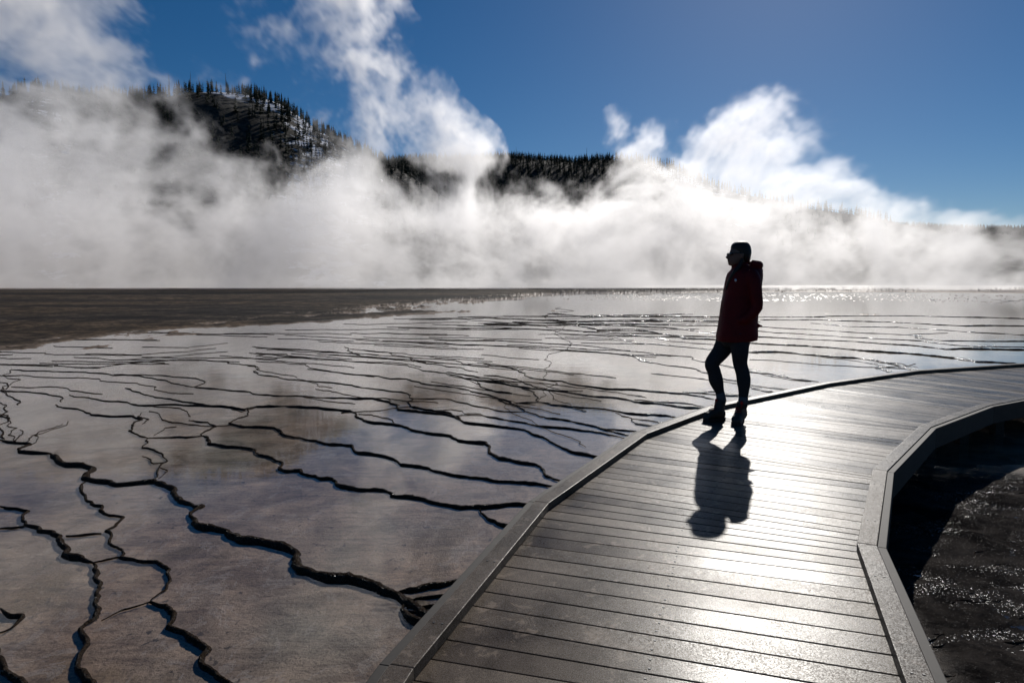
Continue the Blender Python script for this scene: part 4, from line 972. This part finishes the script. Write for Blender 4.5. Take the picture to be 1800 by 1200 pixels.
for (pts, s) in ((((694, 655), (712, 755)), YL), (((942, 700), (934, 775)), YR)):
    bm = bmesh.new(); tube(bm, [lp(*pts[0], s), lp((pts[0][0] + pts[1][0]) / 2, (pts[0][1] + pts[1][1]) / 2, s), lp(*pts[1], s)], [.043, .045, .046], 18)
    bm_obj('sock', bm, M_sock, person, True)
def boot(heel, toe, ankle):
    """hiking boot: heel and toe ground points, ankle top centre"""
    d = (toe - heel); L_ = d.length; d.normalize(); sdv = Vector((-d.y, d.x, 0))
    bm = bmesh.new()
    def ring(p, hw, hh, z0): return p, hw, hh, z0
    prof = [(0.0, .030, .075), (.06, .038, .10), (.14, .040, .105), (.165, .040, .095), (.20, .042, .078), (.235, .046, .066), (L_ - .02, .040, .052), (L_, .022, .034)]
    prev = None
    for (t, hw, hz) in prof:
        vs = []
        for k in range(16):
            a = 2 * math.pi * k / 16; ca, sa = math.cos(a), math.sin(a)
            vs.append(bm.verts.new(heel + d * t + sdv * (math.copysign(abs(ca) ** .8, ca) * hw) + Vector((0, 0, .022 + hz * .5 + math.copysign(abs(sa) ** .75, sa) * hz * .5))))
        if prev:
            for k in range(16): bm.faces.new((prev[k], prev[(k + 1) % 16], vs[(k + 1) % 16], vs[k]))
        else: bm.faces.new(vs[::-1])
        prev = vs
    bm.faces.new(prev)
    base = heel + d * .075 + Vector((0, 0, .08))
    tube(bm, [base, base.lerp(ankle, .6), ankle], [.048, .050, .054], 18)
    b = voxelise(bm, 'boot', M_boot, person, .006, 2)
    bm = bmesh.new(); out = []
    for (t, hw) in ((-.008, .022), (.01, .036), (.08, .040), (.15, .038), (.22, .049), (L_ - .03, .044), (L_ + .006, .020)): out.append((t, hw))
    pl_ = [heel + d * t + sdv * hw for t, hw in out] + [heel + d * t - sdv * hw for t, hw in out[::-1]]
    z0 = heel.z
    lo = [bm.verts.new((p.x, p.y, z0 + .0015)) for p in pl_]; hi = [bm.verts.new((p.x, p.y, z0 + .030)) for p in pl_]
    n_ = len(pl_); bm.faces.new(lo); bm.faces.new(hi)
    for k in range(n_): bm.faces.new((lo[k], lo[(k + 1) % n_], hi[(k + 1) % n_], hi[k]))
    bm_obj('sole', bm, M_sole, b)
    bm = bmesh.new()
    for q in range(5):
        c = heel + d * (.135 + .014 * q) + Vector((0, 0, .145 - .016 * q)); tube(bm, [c - sdv * .03, c + d * .012 + Vector((0, 0, .006)), c + sdv * .03], .003, 6)
    c = ankle - Vector((0, 0, .01)) + d * .045; tube(bm, [c, c + d * .03 + Vector((0, 0, .02)) + sdv * .02, c + d * .035 - Vector((0, 0, .03))], .003, 6)
    tube(bm, [ankle + d * .03 - Vector((0, 0, .01)), ankle + d * .062 + Vector((0, 0, .018))], [.016, .012], 8)
    bm_obj('laces', bm, M_redl, b, True)
hl = lp(745, 0, YL); hl.z = DECK
boot(Vector((hl.x + .01, YL, DECK)), Vector((hl.x - .205, YL - .11, DECK)), lp(700, 745, YL))
hr_ = lp(945, 0, YR)
boot(Vector((hr_.x + .035, YR + .11, DECK)), Vector((hr_.x - .10, YR - .13, DECK)), lp(932, 765, YR))
